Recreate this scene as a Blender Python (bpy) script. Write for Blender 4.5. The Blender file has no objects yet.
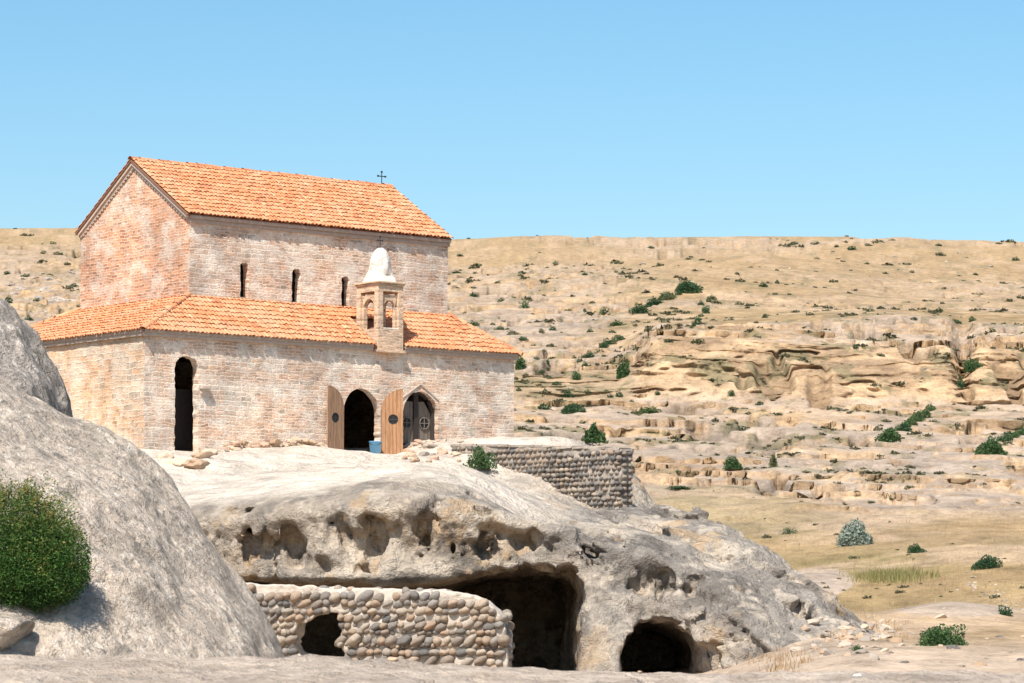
import bpy, bmesh, math, random
import numpy as np
from mathutils import Vector, Matrix, geometry

random.seed(7)
RNG = np.random.default_rng(7)
D = bpy.data
SC = bpy.context.scene
COL = SC.collection

# ------------------------------------------------------------------ camera model (eye at the origin, looking along +Y, tilted up)
F = 3060.0
TH = math.atan((603.0 - 341.5) / F)


def at(px, py, Y):
    """the world point seen at a photo position, Y metres ahead"""
    a = (px - 512) / F
    b = (341.5 - py) / F
    dy = math.cos(TH) - b * math.sin(TH)
    dz = math.sin(TH) + b * math.cos(TH)
    return np.array([a / dy * Y, Y, dz / dy * Y])


def project(P):
    P = np.atleast_2d(P)
    zc = P[:, 1] * math.cos(TH) + P[:, 2] * math.sin(TH)
    yc = -P[:, 1] * math.sin(TH) + P[:, 2] * math.cos(TH)
    return 512 + F * P[:, 0] / zc, 341.5 - F * yc / zc


# ------------------------------------------------------------------ noise
LAT = RNG.random((64, 64, 64)).astype(np.float32)


def vnoise(p):
    p = np.asarray(p, np.float32)
    i = np.floor(p).astype(np.int32)
    f = p - i
    f = f * f * (3 - 2 * f)
    i0 = i & 63
    i1 = (i + 1) & 63
    x0, y0, z0 = i0[..., 0], i0[..., 1], i0[..., 2]
    x1, y1, z1 = i1[..., 0], i1[..., 1], i1[..., 2]
    fx, fy, fz = f[..., 0], f[..., 1], f[..., 2]
    c00 = LAT[x0, y0, z0] * (1 - fx) + LAT[x1, y0, z0] * fx
    c10 = LAT[x0, y1, z0] * (1 - fx) + LAT[x1, y1, z0] * fx
    c01 = LAT[x0, y0, z1] * (1 - fx) + LAT[x1, y0, z1] * fx
    c11 = LAT[x0, y1, z1] * (1 - fx) + LAT[x1, y1, z1] * fx
    return (c00 * (1 - fy) + c10 * fy) * (1 - fz) + (c01 * (1 - fy) + c11 * fy) * fz


def fbm(p, octs=4, gain=0.5):
    """about -1..1"""
    p = np.asarray(p, np.float32)
    s = 0
    a = 1.0
    t = 0
    for k in range(octs):
        s = s + a * (vnoise(p * (2.03 ** k) + 17.3 * k) - 0.5)
        t += a
        a *= gain
    return 2.6 * s / t


def ridged(p, octs=3):
    p = np.asarray(p, np.float32)
    s = 0
    a = 1.0
    t = 0
    for k in range(octs):
        s = s + a * (1 - np.abs(2 * vnoise(p * (2.07 ** k) + 9.1 * k) - 1))
        t += a
        a *= 0.5
    return s / t


def sstep(a, b, x):
    t = np.clip((x - a) / (b - a), 0, 1)
    return t * t * (3 - 2 * t)


def stack(*a):
    return np.stack(np.broadcast_arrays(*a), -1)


# ------------------------------------------------------------------ mesh helpers
def mesh_np(name, V, Q, smooth=True):
    """V (n,3), Q (m,3) or (m,4) index arrays, or a list of such arrays"""
    me = D.meshes.new(name)
    Qs = Q if isinstance(Q, list) else [Q]
    Qs = [np.asarray(q, np.int32) for q in Qs if len(q)]
    me.vertices.add(len(V))
    me.vertices.foreach_set('co', np.asarray(V, np.float32).ravel())
    nl = sum(q.size for q in Qs)
    npol = sum(len(q) for q in Qs)
    me.loops.add(nl)
    me.loops.foreach_set('vertex_index', np.concatenate([q.ravel() for q in Qs]))
    me.polygons.add(npol)
    st = []
    o = 0
    for q in Qs:
        st.append(o + np.arange(len(q)) * q.shape[1])
        o += q.size
    me.polygons.foreach_set('loop_start', np.concatenate(st).astype(np.int32))
    me.polygons.foreach_set('use_smooth', np.full(npol, smooth, bool))
    me.update(calc_edges=True)
    me.validate()
    return me


def attr(me, name, vals):
    vals = np.asarray(vals, np.float32)
    if vals.ndim == 1:
        a = me.attributes.new(name, 'FLOAT', 'POINT')
        a.data.foreach_set('value', vals)
    else:
        a = me.attributes.new(name, 'FLOAT_COLOR', 'POINT')
        c = np.ones((len(vals), 4), np.float32)
        c[:, :3] = vals
        a.data.foreach_set('color', c.ravel())


def link(name, me, mat=None, parent=None, loc=None):
    o = D.objects.new(name, me)
    COL.objects.link(o)
    if mat is not None:
        for m in (mat if isinstance(mat, (list, tuple)) else [mat]):
            me.materials.append(m)
    if parent is not None:
        o.parent = parent
    if loc is not None:
        o.location = loc
    return o


def tag(o, label=None, cat=None, group=None, kind=None):
    if label:
        o['label'] = label
    if cat:
        o['category'] = cat
    if group:
        o['group'] = group
    if kind:
        o['kind'] = kind
    return o


def empty(name, loc=(0, 0, 0), rz=0):
    o = D.objects.new(name, None)
    COL.objects.link(o)
    o.location = loc
    o.rotation_euler = (0, 0, rz)
    o.empty_display_size = 0.3
    return o


class MB:
    """collects verts and faces (and one random number per vertex) for one mesh"""

    def __init__(self):
        self.v, self.f, self.r, self.mi = [], [], [], []

    def add(self, v, f, r=None, mi=0):
        n = len(self.v)
        self.v += [tuple(x) for x in v]
        self.f += [tuple(i + n for i in q) for q in f]
        rr = random.random() if r is None else r
        self.r += [rr] * len(v)
        self.mi += [mi] * len(f)

    def box(self, x0, x1, y0, y1, z0, z1, r=None, jit=0, mi=0):
        v = [(x, y, z) for z in (z0, z1) for y in (y0, y1) for x in (x0, x1)]
        if jit:
            v = [tuple(c + random.uniform(-jit, jit) for c in p) for p in v]
        f = [(0, 2, 3, 1), (4, 5, 7, 6), (0, 1, 5, 4), (1, 3, 7, 5), (3, 2, 6, 7), (2, 0, 4, 6)]
        self.add(v, f, r, mi)

    def prism(self, pts, y0, y1, r=None, mi=0):
        """outline in x,z pushed along y"""
        n = len(pts)
        v = [(x, y0, z) for x, z in pts] + [(x, y1, z) for x, z in pts]
        f = [tuple(range(n)), tuple(range(2 * n - 1, n - 1, -1))]
        f += [(i, i + n, (i + 1) % n + n, (i + 1) % n) for i in range(n)]
        self.add(v, f, r, mi)

    def tube(self, pts, rad, n=6, r=None, mi=0):
        pts = [Vector(p) for p in pts]
        vs, fs = [], []
        for k, p in enumerate(pts):
            t = (pts[min(k + 1, len(pts) - 1)] - pts[max(k - 1, 0)]).normalized()
            a = t.orthogonal().normalized()
            b = t.cross(a)
            rr = rad[k] if isinstance(rad, (list, tuple)) else rad
            for q in range(n):
                w = 2 * math.pi * q / n
                vs.append(p + a * rr * math.cos(w) + b * rr * math.sin(w))
        for k in range(len(pts) - 1):
            for q in range(n):
                fs.append((k * n + q, k * n + (q + 1) % n, (k + 1) * n + (q + 1) % n, (k + 1) * n + q))
        fs += [tuple(range(n - 1, -1, -1)), tuple((len(pts) - 1) * n + q for q in range(n))]
        self.add(vs, fs, r, mi)

    def build(self, name, mat, parent=None, smooth=False, loc=None, bevel=0):
        me = D.meshes.new(name)
        me.from_pydata(self.v, [], self.f)
        me.update()
        a = me.attributes.new('rnd', 'FLOAT', 'POINT')
        a.data.foreach_set('value', np.array(self.r, np.float32))
        bm = bmesh.new()
        bm.from_mesh(me)
        bmesh.ops.recalc_face_normals(bm, faces=bm.faces)
        bm.to_mesh(me)
        bm.free()
        if len(set(self.mi)) > 1:
            me.polygons.foreach_set('material_index', np.array(self.mi, np.int32))
        me.polygons.foreach_set('use_smooth', np.full(len(me.polygons), smooth, bool))
        o = link(name, me, mat, parent, loc)
        if bevel:
            b = o.modifiers.new('bevel', 'BEVEL')
            b.width = bevel
            b.segments = 2
        return o


# ------------------------------------------------------------------ node helpers
class NT:
    def __init__(self, name):
        self.m = D.materials.new(name)
        self.m.use_nodes = True
        self.t = self.m.node_tree
        self.t.nodes.clear()
        self.out = self.t.nodes.new('ShaderNodeOutputMaterial')

    def n(self, typ, ins=None, **props):
        nd = self.t.nodes.new('ShaderNode' + typ)
        for k, v in props.items():
            setattr(nd, k, v)
        for k, v in (ins or {}).items():
            s = nd.inputs[k]
            if isinstance(v, bpy.types.NodeSocket):
                self.t.links.new(v, s)
            elif isinstance(v, (tuple, list)) and len(v) == 3 and s.type == 'RGBA':
                s.default_value = (*v, 1)
            else:
                s.default_value = v
        return nd

    def math(self, op, a, b=0.0, c=0.0, clamp=False):
        return self.n('Math', {0: a, 1: b, 2: c}, operation=op, use_clamp=clamp).outputs[0]

    def mix(self, fac, a, b, mode='MIX'):
        nd = self.n('Mix', None, data_type='RGBA', blend_type=mode, clamp_result=False)
        for k, v in ((0, fac), (6, a), (7, b)):
            s = nd.inputs[k]
            if isinstance(v, bpy.types.NodeSocket):
                self.t.links.new(v, s)
            elif isinstance(v, (tuple, list)):
                s.default_value = (*v, 1)
            else:
                s.default_value = v
        return nd.outputs[2]

    def ramp(self, fac, stops, interp='LINEAR'):
        nd = self.n('ValToRGB', {0: fac})
        cr = nd.color_ramp
        cr.interpolation = interp
        while len(cr.elements) < len(stops):
            cr.elements.new(0.5)
        for e, (p, c) in zip(cr.elements, stops):
            e.position = p
            e.color = (c, c, c, 1) if not isinstance(c, (tuple, list)) else (*c, 1)
        return nd.outputs[0]

    def noise(self, vec, scale, detail=4, rough=0.55, dist=0.0, color=False):
        nd = self.n('TexNoise', {'Vector': vec, 'Scale': scale, 'Detail': detail, 'Roughness': rough, 'Distortion': dist})
        return nd.outputs['Color' if color else 0]

    def vor(self, vec, scale, feature='F1', out='Distance', rnd=1.0):
        nd = self.n('TexVoronoi', {'Vector': vec, 'Scale': scale, 'Randomness': rnd}, feature=feature)
        return nd.outputs[out]

    def obj(self, sc=None):
        o = self.n('TexCoord').outputs['Object']
        if sc:
            o = self.n('Mapping', {'Vector': o, 'Scale': sc}).outputs[0]
        return o

    def at(self, name, out='Fac'):
        return self.n('Attribute', None, attribute_name=name).outputs[out]

    def done(self, color, rough=0.9, bump=None, bs=0.5, bd=0.05, spec=0.2, **kw):
        ins = {'Base Color': color, 'Roughness': rough, 'Specular IOR Level': spec}
        ins.update(kw)
        b = self.n('BsdfPrincipled', ins)
        if bump is not None:
            bn = self.n('Bump', {'Height': bump, 'Strength': bs, 'Distance': bd})
            self.t.links.new(bn.outputs[0], b.inputs['Normal'])
        self.t.links.new(b.outputs[0], self.out.inputs[0])
        return self.m


def plain(name, c, rough=0.7, var=0.25, scale=12, metal=0.0, bs=0.2, bd=0.01):
    t = NT(name)
    o = t.obj()
    n = t.noise(o, scale, 5)
    col = t.mix(n, tuple(x * (1 - var) for x in c), tuple(min(1, x * (1 + var)) for x in c))
    return t.done(col, rough, n, bs, bd, Metallic=metal)


# ---- masonry: coursed bricks and rubble under worn pale mortar
def masonry(name, brick, stone, mortar, orange_amt, mortar_amt, course=1.0, hues=None):
    t = NT(name)
    uv = t.at('wuv', 'Vector')
    o = t.obj()
    wob = t.n('VectorMath', {0: t.noise(o, 2.2, 3, color=True), 1: (0.5, 0.5, 0.5)}, operation='SUBTRACT').outputs[0]
    wob2 = t.n('VectorMath', {0: wob, 'Scale': 0.15}, operation='SCALE').outputs[0]
    wob3 = t.n('VectorMath', {0: t.n('VectorMath', {0: t.noise(o, 9, 3, color=True), 1: (0.5, 0.5, 0.5)}, operation='SUBTRACT').outputs[0], 'Scale': 0.075}, operation='SCALE').outputs[0]
    uvw = t.n('VectorMath', {0: uv, 1: t.n('VectorMath', {0: wob2, 1: wob3}, operation='ADD').outputs[0]}, operation='ADD').outputs[0]
    b = t.n('TexBrick', {'Vector': uvw, 'Color1': (0, 0, 0), 'Color2': (1, 1, 1), 'Mortar': (0.5, 0.5, 0.5), 'Scale': 1.0, 'Mortar Size': 0.014,
                         'Mortar Smooth': 0.4, 'Bias': 0.0, 'Brick Width': 0.30 * course, 'Row Height': 0.095 * course})
    bfac = b.outputs['Fac']
    brnd = b.outputs['Color']
    b2 = t.n('TexBrick', {'Vector': uvw, 'Color1': (0, 0, 0), 'Color2': (1, 1, 1), 'Mortar': (0.5, 0.5, 0.5), 'Scale': 1.0, 'Mortar Size': 0.022,
                          'Mortar Smooth': 0.6, 'Bias': 0.0, 'Brick Width': 0.40 * course, 'Row Height': 0.155 * course})
    b2.offset = 0.37
    b2.squash = 0.7
    b2.squash_frequency = 3
    srn = b2.outputs['Color']
    # where the wall is brick and where rubble stone
    zone = t.ramp(t.noise(o, 0.75, 6, 0.7), [(0.50 - 0.22 * orange_amt, 0), (0.62 - 0.2 * orange_amt, 1)])
    bcol = t.ramp(brnd, [(0.0, tuple(x * 0.62 for x in brick)), (0.5, brick), (1.0, tuple(min(1, x * 1.3) for x in brick))])
    scol = t.ramp(srn, hues or [(0.0, tuple(x * 0.55 for x in stone)), (0.3, stone), (0.55, (stone[0] * 1.05, stone[1] * 0.85, stone[2] * 0.72)),
                        (0.8, tuple(min(1, x * 1.25) for x in stone)), (1.0, brick)])
    col = t.mix(zone, scol, bcol)
    joint = t.mix(zone, b2.outputs['Fac'], bfac)
    jn = t.noise(o, 26, 4, 0.6)
    mcol = t.mix(jn, tuple(x * 0.78 for x in mortar), tuple(min(0.95, x * 1.15) for x in mortar))
    jfac = t.math('MULTIPLY', joint, 0.8)
    col = t.mix(jfac, col, mcol)
    # mortar smeared over the face in ragged patches
    sm = t.noise(t.obj((1, 1, 1.5)), 1.15, 8, 0.72)
    sm2 = t.noise(t.obj((1, 1, 2.2)), 8.0, 6, 0.7)
    smear = t.ramp(t.math('ADD', t.math('MULTIPLY', sm, 0.78), t.math('MULTIPLY', sm2, 0.22)),
                   [(0.56 - 0.16 * mortar_amt, 0), (0.67 - 0.14 * mortar_amt, 0.88)])
    col = t.mix(smear, col, mcol)
    pat = t.ramp(t.noise(o, 0.42, 6, 0.68), [(0.36, (0.74, 0.72, 0.71)), (0.5, (1.0, 0.98, 0.97)), (0.64, (1.16, 1.08, 1.0))])
    col = t.mix(1.0, col, pat, 'MULTIPLY')
    # soot and grey lichen stains
    st = t.ramp(t.noise(o, 1.9, 7, 0.7, 0.3), [(0.56, 0), (0.76, 0.38)])
    col = t.mix(st, col, (0.27, 0.225, 0.19))
    spk = t.ramp(t.noise(o, 15, 3, 0.6), [(0.58, 0), (0.68, 0.55)])
    col = t.mix(spk, col, (0.24, 0.165, 0.13))
    col = t.mix(1.0, col, t.ramp(t.noise(o, 30, 3), [(0.2, 0.75), (0.8, 1.2)]), 'MULTIPLY')
    h = t.math('SUBTRACT', t.math('ADD', t.math('MULTIPLY', jn, 0.7), t.math('MULTIPLY', t.noise(t.obj((1, 1, 1.7)), 7, 6, 0.7), 0.9)), t.math('MULTIPLY', joint, 0.55))
    return t.done(col, 0.95, h, 0.6, 0.035, 0.1)


# ---- weathered sandstone, driven by a per-vertex colour and fine noise
def rock_mat(name, grain, lichen=0.5, bs=0.8, base=None, specks=0.6, crust=(0.20, 0.178, 0.155), pale=(0.62, 0.545, 0.46), spots=False):
    """grain: size in metres of the finest speckle"""
    t = NT(name)
    o = t.obj()
    g = 1.0 / grain
    col = t.at('col', 'Color') if base is None else t.mix(t.ramp(t.noise(o, g * .03, 5, 0.65), [(.35, 0), (.65, 1)]), tuple(x * 0.78 for x in base), tuple(min(1, x * 1.15) for x in base))
    n0 = t.noise(o, g * 0.045, 8, 0.70)
    n1 = t.noise(o, g * 0.14, 7, 0.72)
    clean = t.math('SUBTRACT', 1.0, t.at('dust'), clamp=True)
    n2 = t.noise(o, g * 0.42, 5, 0.72)
    n3 = t.noise(o, g, 3, 0.65)
    col = t.mix(1.0, col, t.ramp(n0, [(0.32, 0.74), (0.5, 1.0), (0.68, 1.16)]), 'MULTIPLY')
    col = t.mix(1.0, col, t.ramp(n1, [(0.32, 0.74), (0.5, 1.0), (0.68, 1.18)]), 'MULTIPLY')
    a = t.math('ADD', t.math('MULTIPLY', t.noise(o, g * 0.10, 7, 0.75), 0.45), t.math('ADD', t.math('MULTIPLY', n2, 0.30), t.math('MULTIPLY', n3, 0.25)))
    col = t.mix(t.math('MULTIPLY', t.ramp(a, [(0.51, 0), (0.57, lichen)]), clean), col, crust)
    b = t.math('ADD', t.math('MULTIPLY', t.noise(o, g * 0.16, 6, 0.7), 0.55), t.math('MULTIPLY', n3, 0.45))
    col = t.mix(t.ramp(b, [(0.54, 0), (0.61, lichen)]), col, pale)
    sp = t.noise(o, g * .8, 4, 0.7)
    col = t.mix(t.math('MULTIPLY', t.ramp(sp, [(0.565, 0), (0.64, specks)]), clean), col, (0.13, 0.115, 0.10))
    if spots:
        ov_ = t.n('VectorMath', {0: o, 1: t.n('VectorMath', {0: t.noise(o, g * .5, 3, .6, color=True), 'Scale': grain * 1.6}, operation='SCALE').outputs[0]}, operation='ADD').outputs[0]
        for sc_, o_s, cc, amt in ((0.42, .46, (0.21, 0.185, 0.16), .62), (0.36, .45, (0.80, 0.70, 0.59), .8), (0.14, .52, (0.27, 0.235, 0.195), .75)):
            vd = t.n('TexVoronoi', {'Vector': ov_, 'Scale': g * sc_}, feature='F1')
            blob_ = t.ramp(vd.outputs['Distance'], [(0.30, 1), (0.46, 0)])
            pick = t.ramp(t.n('SeparateColor', {0: vd.outputs['Color']}).outputs[1], [(o_s - .02, 0), (o_s + .02, 1)])
            dens = t.ramp(t.noise(o, g * .035 + .3, 4, .65), [(.38, .35), (.56, 1)])
            col = t.mix(t.math('MULTIPLY', t.math('MULTIPLY', blob_, pick), t.math('MULTIPLY', dens, amt)), col, cc)
    h = t.math('ADD', t.math('ADD', t.math('MULTIPLY', n0, 2.6), n1), t.math('ADD', t.math('MULTIPLY', n2, 0.30), t.math('MULTIPLY', n3, 0.07)))
    return t.done(col, 0.95, h, bs, grain * 4, 0.12)


def leaf_mat(name, ca, cb, ctip=None, tip=0.0):
    t = NT(name)
    r = t.at('rnd')
    col = t.ramp(r, [(0.0, ca), (0.75, cb), (1.0, ctip or cb)])
    if ctip:
        col = t.mix(t.math('MULTIPLY', t.at('tip'), tip), col, ctip)
    b = t.n('BsdfPrincipled', {'Base Color': col, 'Roughness': 0.65, 'Specular IOR Level': 0.25})
    tr = t.n('BsdfTranslucent', {'Color': col})
    ms = t.n('MixShader', {0: 0.22, 1: b.outputs[0], 2: tr.outputs[0]})
    t.t.links.new(ms.outputs[0], t.out.inputs[0])
    return t.m


def tile_mat():
    t = NT('terracotta_tile')
    o = t.obj()
    r = t.at('rnd')
    col = t.ramp(r, [(0.0, (0.44, 0.165, 0.080)), (0.10, (0.54, 0.215, 0.098)), (0.5, (0.585, 0.25, 0.122)), (0.93, (0.61, 0.29, 0.15)), (1.0, (0.62, 0.36, 0.21))])
    big = t.noise(o, 0.7, 5, 0.6, 0.4)
    col = t.mix(t.ramp(big, [(0.50, 0), (0.68, 0.6)]), col, (0.58, 0.36, 0.225))
    col = t.mix(t.ramp(t.noise(o, 1.3, 6, 0.7), [(0.55, 0), (0.72, 0.55)]), col, (0.33, 0.155, 0.095))
    n = t.noise(o, 14, 5, 0.65)
    col = t.mix(1.0, col, t.ramp(n, [(0.25, 0.72), (0.75, 1.18)]), 'MULTIPLY')
    return t.done(col, 0.85, n, 0.35, 0.015, 0.2)


def wood_mat(name, c, vert=True):
    t = NT(name)
    o = t.obj((9, 9, 0.9))
    n = t.noise(o, 2.2, 6, 0.65, 0.6)
    ox = t.n('SeparateXYZ', {0: t.obj()}).outputs[0]
    pl = t.math('PINGPONG', ox, 0.06)
    gap = t.ramp(t.math('DIVIDE', pl, 0.06), [(0.0, 0), (0.14, 1)])
    col = t.ramp(n, [(0.25, tuple(x * 0.5 for x in c)), (0.5, c), (0.75, tuple(min(1, x * 1.35) for x in c))])
    col = t.mix(t.math('SUBTRACT', 1.0, gap), col, tuple(x * 0.25 for x in c))
    return t.done(col, 0.75, t.math('ADD', t.math('MULTIPLY', gap, 0.6), t.math('MULTIPLY', n, 0.4)), 0.5, 0.015)


def stone_mat(name, hues, bs=0.5):
    t = NT(name)
    o = t.obj()
    r = t.at('rnd')
    col = t.ramp(r, hues)
    n = t.noise(o, 16, 5, 0.65)
    col = t.mix(1.0, col, t.ramp(n, [(0.25, 0.7), (0.75, 1.25)]), 'MULTIPLY')
    return t.done(col, 0.85, n, bs, 0.03, 0.25)


MAT = {}
MAT['front'] = masonry('weathered_rubble_masonry', (0.55, 0.34, 0.225), (0.58, 0.47, 0.375), (0.82, 0.735, 0.63), 0.28, 0.64)
MAT['gable'] = masonry('brick_gable_masonry', (0.55, 0.275, 0.155), (0.55, 0.41, 0.31), (0.72, 0.62, 0.52), 0.72, 0.54)
MAT['west'] = masonry('warm_block_masonry', (0.60, 0.36, 0.21), (0.58, 0.45, 0.33), (0.70, 0.60, 0.49), 0.25, 0.62, 1.2)
MAT['tower_brick'] = masonry('tower_brickwork', (0.62, 0.43, 0.29), (0.6, 0.42, 0.30), (0.62, 0.52, 0.42), 3.0, -0.6, 0.9)
MAT['cornice'] = plain('cornice_stone', (0.42, 0.33, 0.27), 0.9, 0.35, 9, bs=0.5, bd=0.03)
MAT['verge'] = plain('pale_verge_stone', (0.54, 0.44, 0.36), 0.9, 0.3, 7, bs=0.5, bd=0.02)
MAT['tile'] = tile_mat()
MAT['under'] = plain('roof_underlay', (0.22, 0.11, 0.07), 0.9, 0.3)
MAT['plaster'] = plain('lime_plaster', (0.62, 0.55, 0.48), 0.95, 0.3, 4.5, bs=0.9, bd=0.09)
MAT['iron'] = plain('dark_iron', (0.035, 0.04, 0.05), 0.6, 0.3, metal=0.3)
MAT['floor'] = plain('packed_floor', (0.16, 0.13, 0.11), 0.95, 0.2)
MAT['wood'] = wood_mat('orange_pine_boards', (0.37, 0.195, 0.10))
MAT['wood_old'] = wood_mat('weathered_boards', (0.32, 0.19, 0.115))
MAT['wood_grey'] = wood_mat('grey_boards', (0.19, 0.155, 0.125))
MAT['frame'] = plain('dark_stained_frame', (0.045, 0.035, 0.03), 0.6, 0.3)
MAT['dark_glass'] = plain('dark_opening_pane', (0.02, 0.022, 0.025), 0.25, 0.2)
MAT['bucket'] = plain('blue_plastic', (0.17, 0.42, 0.68), 0.45, 0.1, bs=0.05)
MAT['rock'] = rock_mat('sandstone_outcrop', 0.10, 0.40, 0.9, None, 0.35)
MAT['boulder'] = rock_mat('lichened_boulder', 0.034, 0.40, 1.0, (0.64, 0.525, 0.42), 0.45, (0.31, 0.265, 0.22), (0.74, 0.64, 0.54), True)
MAT['boulder_grey'] = rock_mat('grey_boulder', 0.06, 0.6, 1.0, (0.50, 0.43, 0.37), 0.5, (0.20, 0.178, 0.155), (0.62, 0.545, 0.46), True)
MAT['ledge'] = rock_mat('foreground_sandstone', 0.026, 0.6, 1.0, (0.60, 0.485, 0.385), 0.3, (0.40, 0.28, 0.19))
MAT['cobble'] = stone_mat('river_cobbles', [(0.0, (0.11, 0.105, 0.10)), (0.2, (0.22, 0.18, 0.145)), (0.45, (0.29, 0.21, 0.145)), (0.6, (0.19, 0.175, 0.16)), (0.85, (0.36, 0.29, 0.22)), (1.0, (0.28, 0.185, 0.125))])
MAT['cobble_dark'] = stone_mat('small_wall_cobbles', [(0.0, (0.10, 0.095, 0.09)), (0.35, (0.20, 0.17, 0.145)), (0.6, (0.27, 0.20, 0.145)), (0.8, (0.18, 0.165, 0.15)), (1.0, (0.36, 0.29, 0.215))])
MAT['mortar'] = plain('pale_lime_mortar', (0.47, 0.405, 0.335), 0.95, 0.2, 8, bs=0.8, bd=0.06)
MAT['mortar_grey'] = plain('grey_brown_mortar', (0.33, 0.275, 0.225), 0.95, 0.25, 8, bs=0.8, bd=0.06)
MAT['rubble'] = stone_mat('pale_rubble', [(0.0, (0.24, 0.20, 0.165)), (0.4, (0.38, 0.315, 0.25)), (0.8, (0.47, 0.39, 0.31)), (1.0, (0.43, 0.30, 0.20))])
MAT['rubble_warm'] = stone_mat('warm_rubble', [(0.0, (0.33, 0.22, 0.14)), (0.4, (0.47, 0.33, 0.22)), (0.8, (0.55, 0.44, 0.33)), (1.0, (0.48, 0.28, 0.19))])
MAT['bush'] = leaf_mat('bright_bush_leaves', (0.020, 0.066, 0.016), (0.085, 0.175, 0.034), (0.40, 0.27, 0.085), 0.6)
MAT['shrub'] = leaf_mat('dark_shrub_leaves', (0.022, 0.058, 0.026), (0.058, 0.115, 0.045))
MAT['shrub_green'] = leaf_mat('green_shrub_leaves', (0.032, 0.075, 0.026), (0.085, 0.150, 0.050))
MAT['shrub_olive'] = leaf_mat('olive_shrub_leaves', (0.075, 0.090, 0.038), (0.16, 0.17, 0.075))
MAT['shrub_silver'] = leaf_mat('silver_shrub_leaves', (0.12, 0.16, 0.13), (0.32, 0.36, 0.29))
MAT['grass'] = leaf_mat('dry_grass_blades', (0.27, 0.195, 0.085), (0.42, 0.31, 0.16))
MAT['grass_green'] = leaf_mat('green_grass_blades', (0.17, 0.165, 0.055), (0.31, 0.27, 0.11))
MAT['grass_brown'] = leaf_mat('brown_grass_blades', (0.24, 0.14, 0.06), (0.42, 0.28, 0.13))
MAT['twig'] = plain('brown_twigs', (0.12, 0.08, 0.05), 0.9)

# ================================================================== HILLSIDE (one ground sheet)
PROF = np.array([(2, -1.9), (45, -1.9), (58, -1.75), (66, -1.38), (75, -1.02), (85, -.55), (97, -.1), (110, .72), (130, 2.68), (150, 4.6), (170, 6.75),
                 (190, 9.0), (210, 11.3), (235, 14.6), (255, 17.3), (268, 20.1), (285, 23.4), (305, 25.9), (350, 32.2), (440, 44.4), (600, 67.2), (760, 88.8), (880, 104.6), (960, 114.8), (1010, 119.5)])
Yd = np.concatenate([np.linspace(2, 60, 60), np.linspace(60.5, 1010, 3000)])
Zd = np.interp(Yd, PROF[:, 0], PROF[:, 1])
for _ in range(2):
    k = np.ones(21) / 21
    Zs = np.convolve(np.pad(Zd, 10, 'edge'), k, 'valid')
    Zd = np.where(Yd > 62, Zs, Zd)
pyd = project(np.stack([0 * Yd, Yd, Zd], 1))[1]
cols = np.concatenate([np.linspace(-700, -130, 50, endpoint=False), np.arange(-130, 1155, 1.25), np.linspace(1156, 1800, 50)])
vis = np.arange(690, 236.5, -0.8)
Yrow = np.interp(vis, np.minimum.accumulate(pyd)[::-1], Yd[::-1])
CLY = [0, 259.5, 260.9, 263.0, 264.8, 268.6, 270.4, 300, 345, 2000]
CLZ = [0, 0, .7, 1.2, 2.1, 2.5, 3.1, 2.3, 0, 0]
Yrow = np.unique(np.concatenate([[2, 6, 12, 20, 28, 36, 42, 47, 51, 55], Yrow[Yrow > 55], np.arange(259.5, 272, .11), [1010]]))
TX = (cols - 512) / F
YY, AX = np.meshgrid(Yrow, TX, indexing='ij')
XX = AX * YY * 1.004
PXg = np.broadcast_to(cols, YY.shape)
ZB = np.interp(YY, Yd, Zd)
p2 = lambda s, o=0.0, sx=1.0: stack(XX * s * sx + 31.7 + o, YY * s + 11.3 + o * 2, np.float32(3.7 + o))
far = sstep(100, 230, YY)
# long undulations, gullies, crest shape
und = fbm(p2(1 / 90), 3) * 0.010 * YY * sstep(110, 200, YY) * (1 - 0.75 * sstep(760, 1000, YY))
crest = np.interp(PXg, [-700, -100, 0, 80, 300, 450, 540, 640, 750, 850, 920, 1024, 1200, 1800], [224, 225, 227, 227, 236, 240, 235, 237.5, 235.5, 235.5, 240, 245, 251, 260])
ZB = ZB + und
pyu = 603 - ZB / YY * F
top = pyu.min(0)
hs = sstep(260, 900, YY) * (top - crest)[:1] / F * YY
ZB = ZB + hs
wob = fbm(stack(XX / 22, XX * 0 + 3, XX * 0), 2)
clm = sstep(615, 665, PXg) * (0.62 + 0.38 * sstep(-.3, .2, wob)) * (1 - 0.6 * np.exp(-((PXg - 962) / 9.0) ** 2))
YC = YY + wob * 1.4 + fbm(stack(XX / 6, XX * 0 + 8, XX * 0), 3) * 0.45
ZB = ZB + np.interp(YC, CLY, CLZ) * clm
# valley floor in front of the caves is lower than the bank on the right
low = 1 - sstep(4.0, 8.0, XX)
ZB = np.where(YY < 104, ZB * (1 - low) + np.minimum(ZB, -1.95) * low, ZB)
behind = (1 - sstep(6, 22, XX)) * sstep(92, 104, YY) * (1 - sstep(128, 160, YY))
ZB = ZB - behind * 1.5
ZB = ZB + fbm(p2(1 / 9.0, 5), 3) * 0.22 * sstep(60, 85, YY) * (1 - 0.5 * far)
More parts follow.
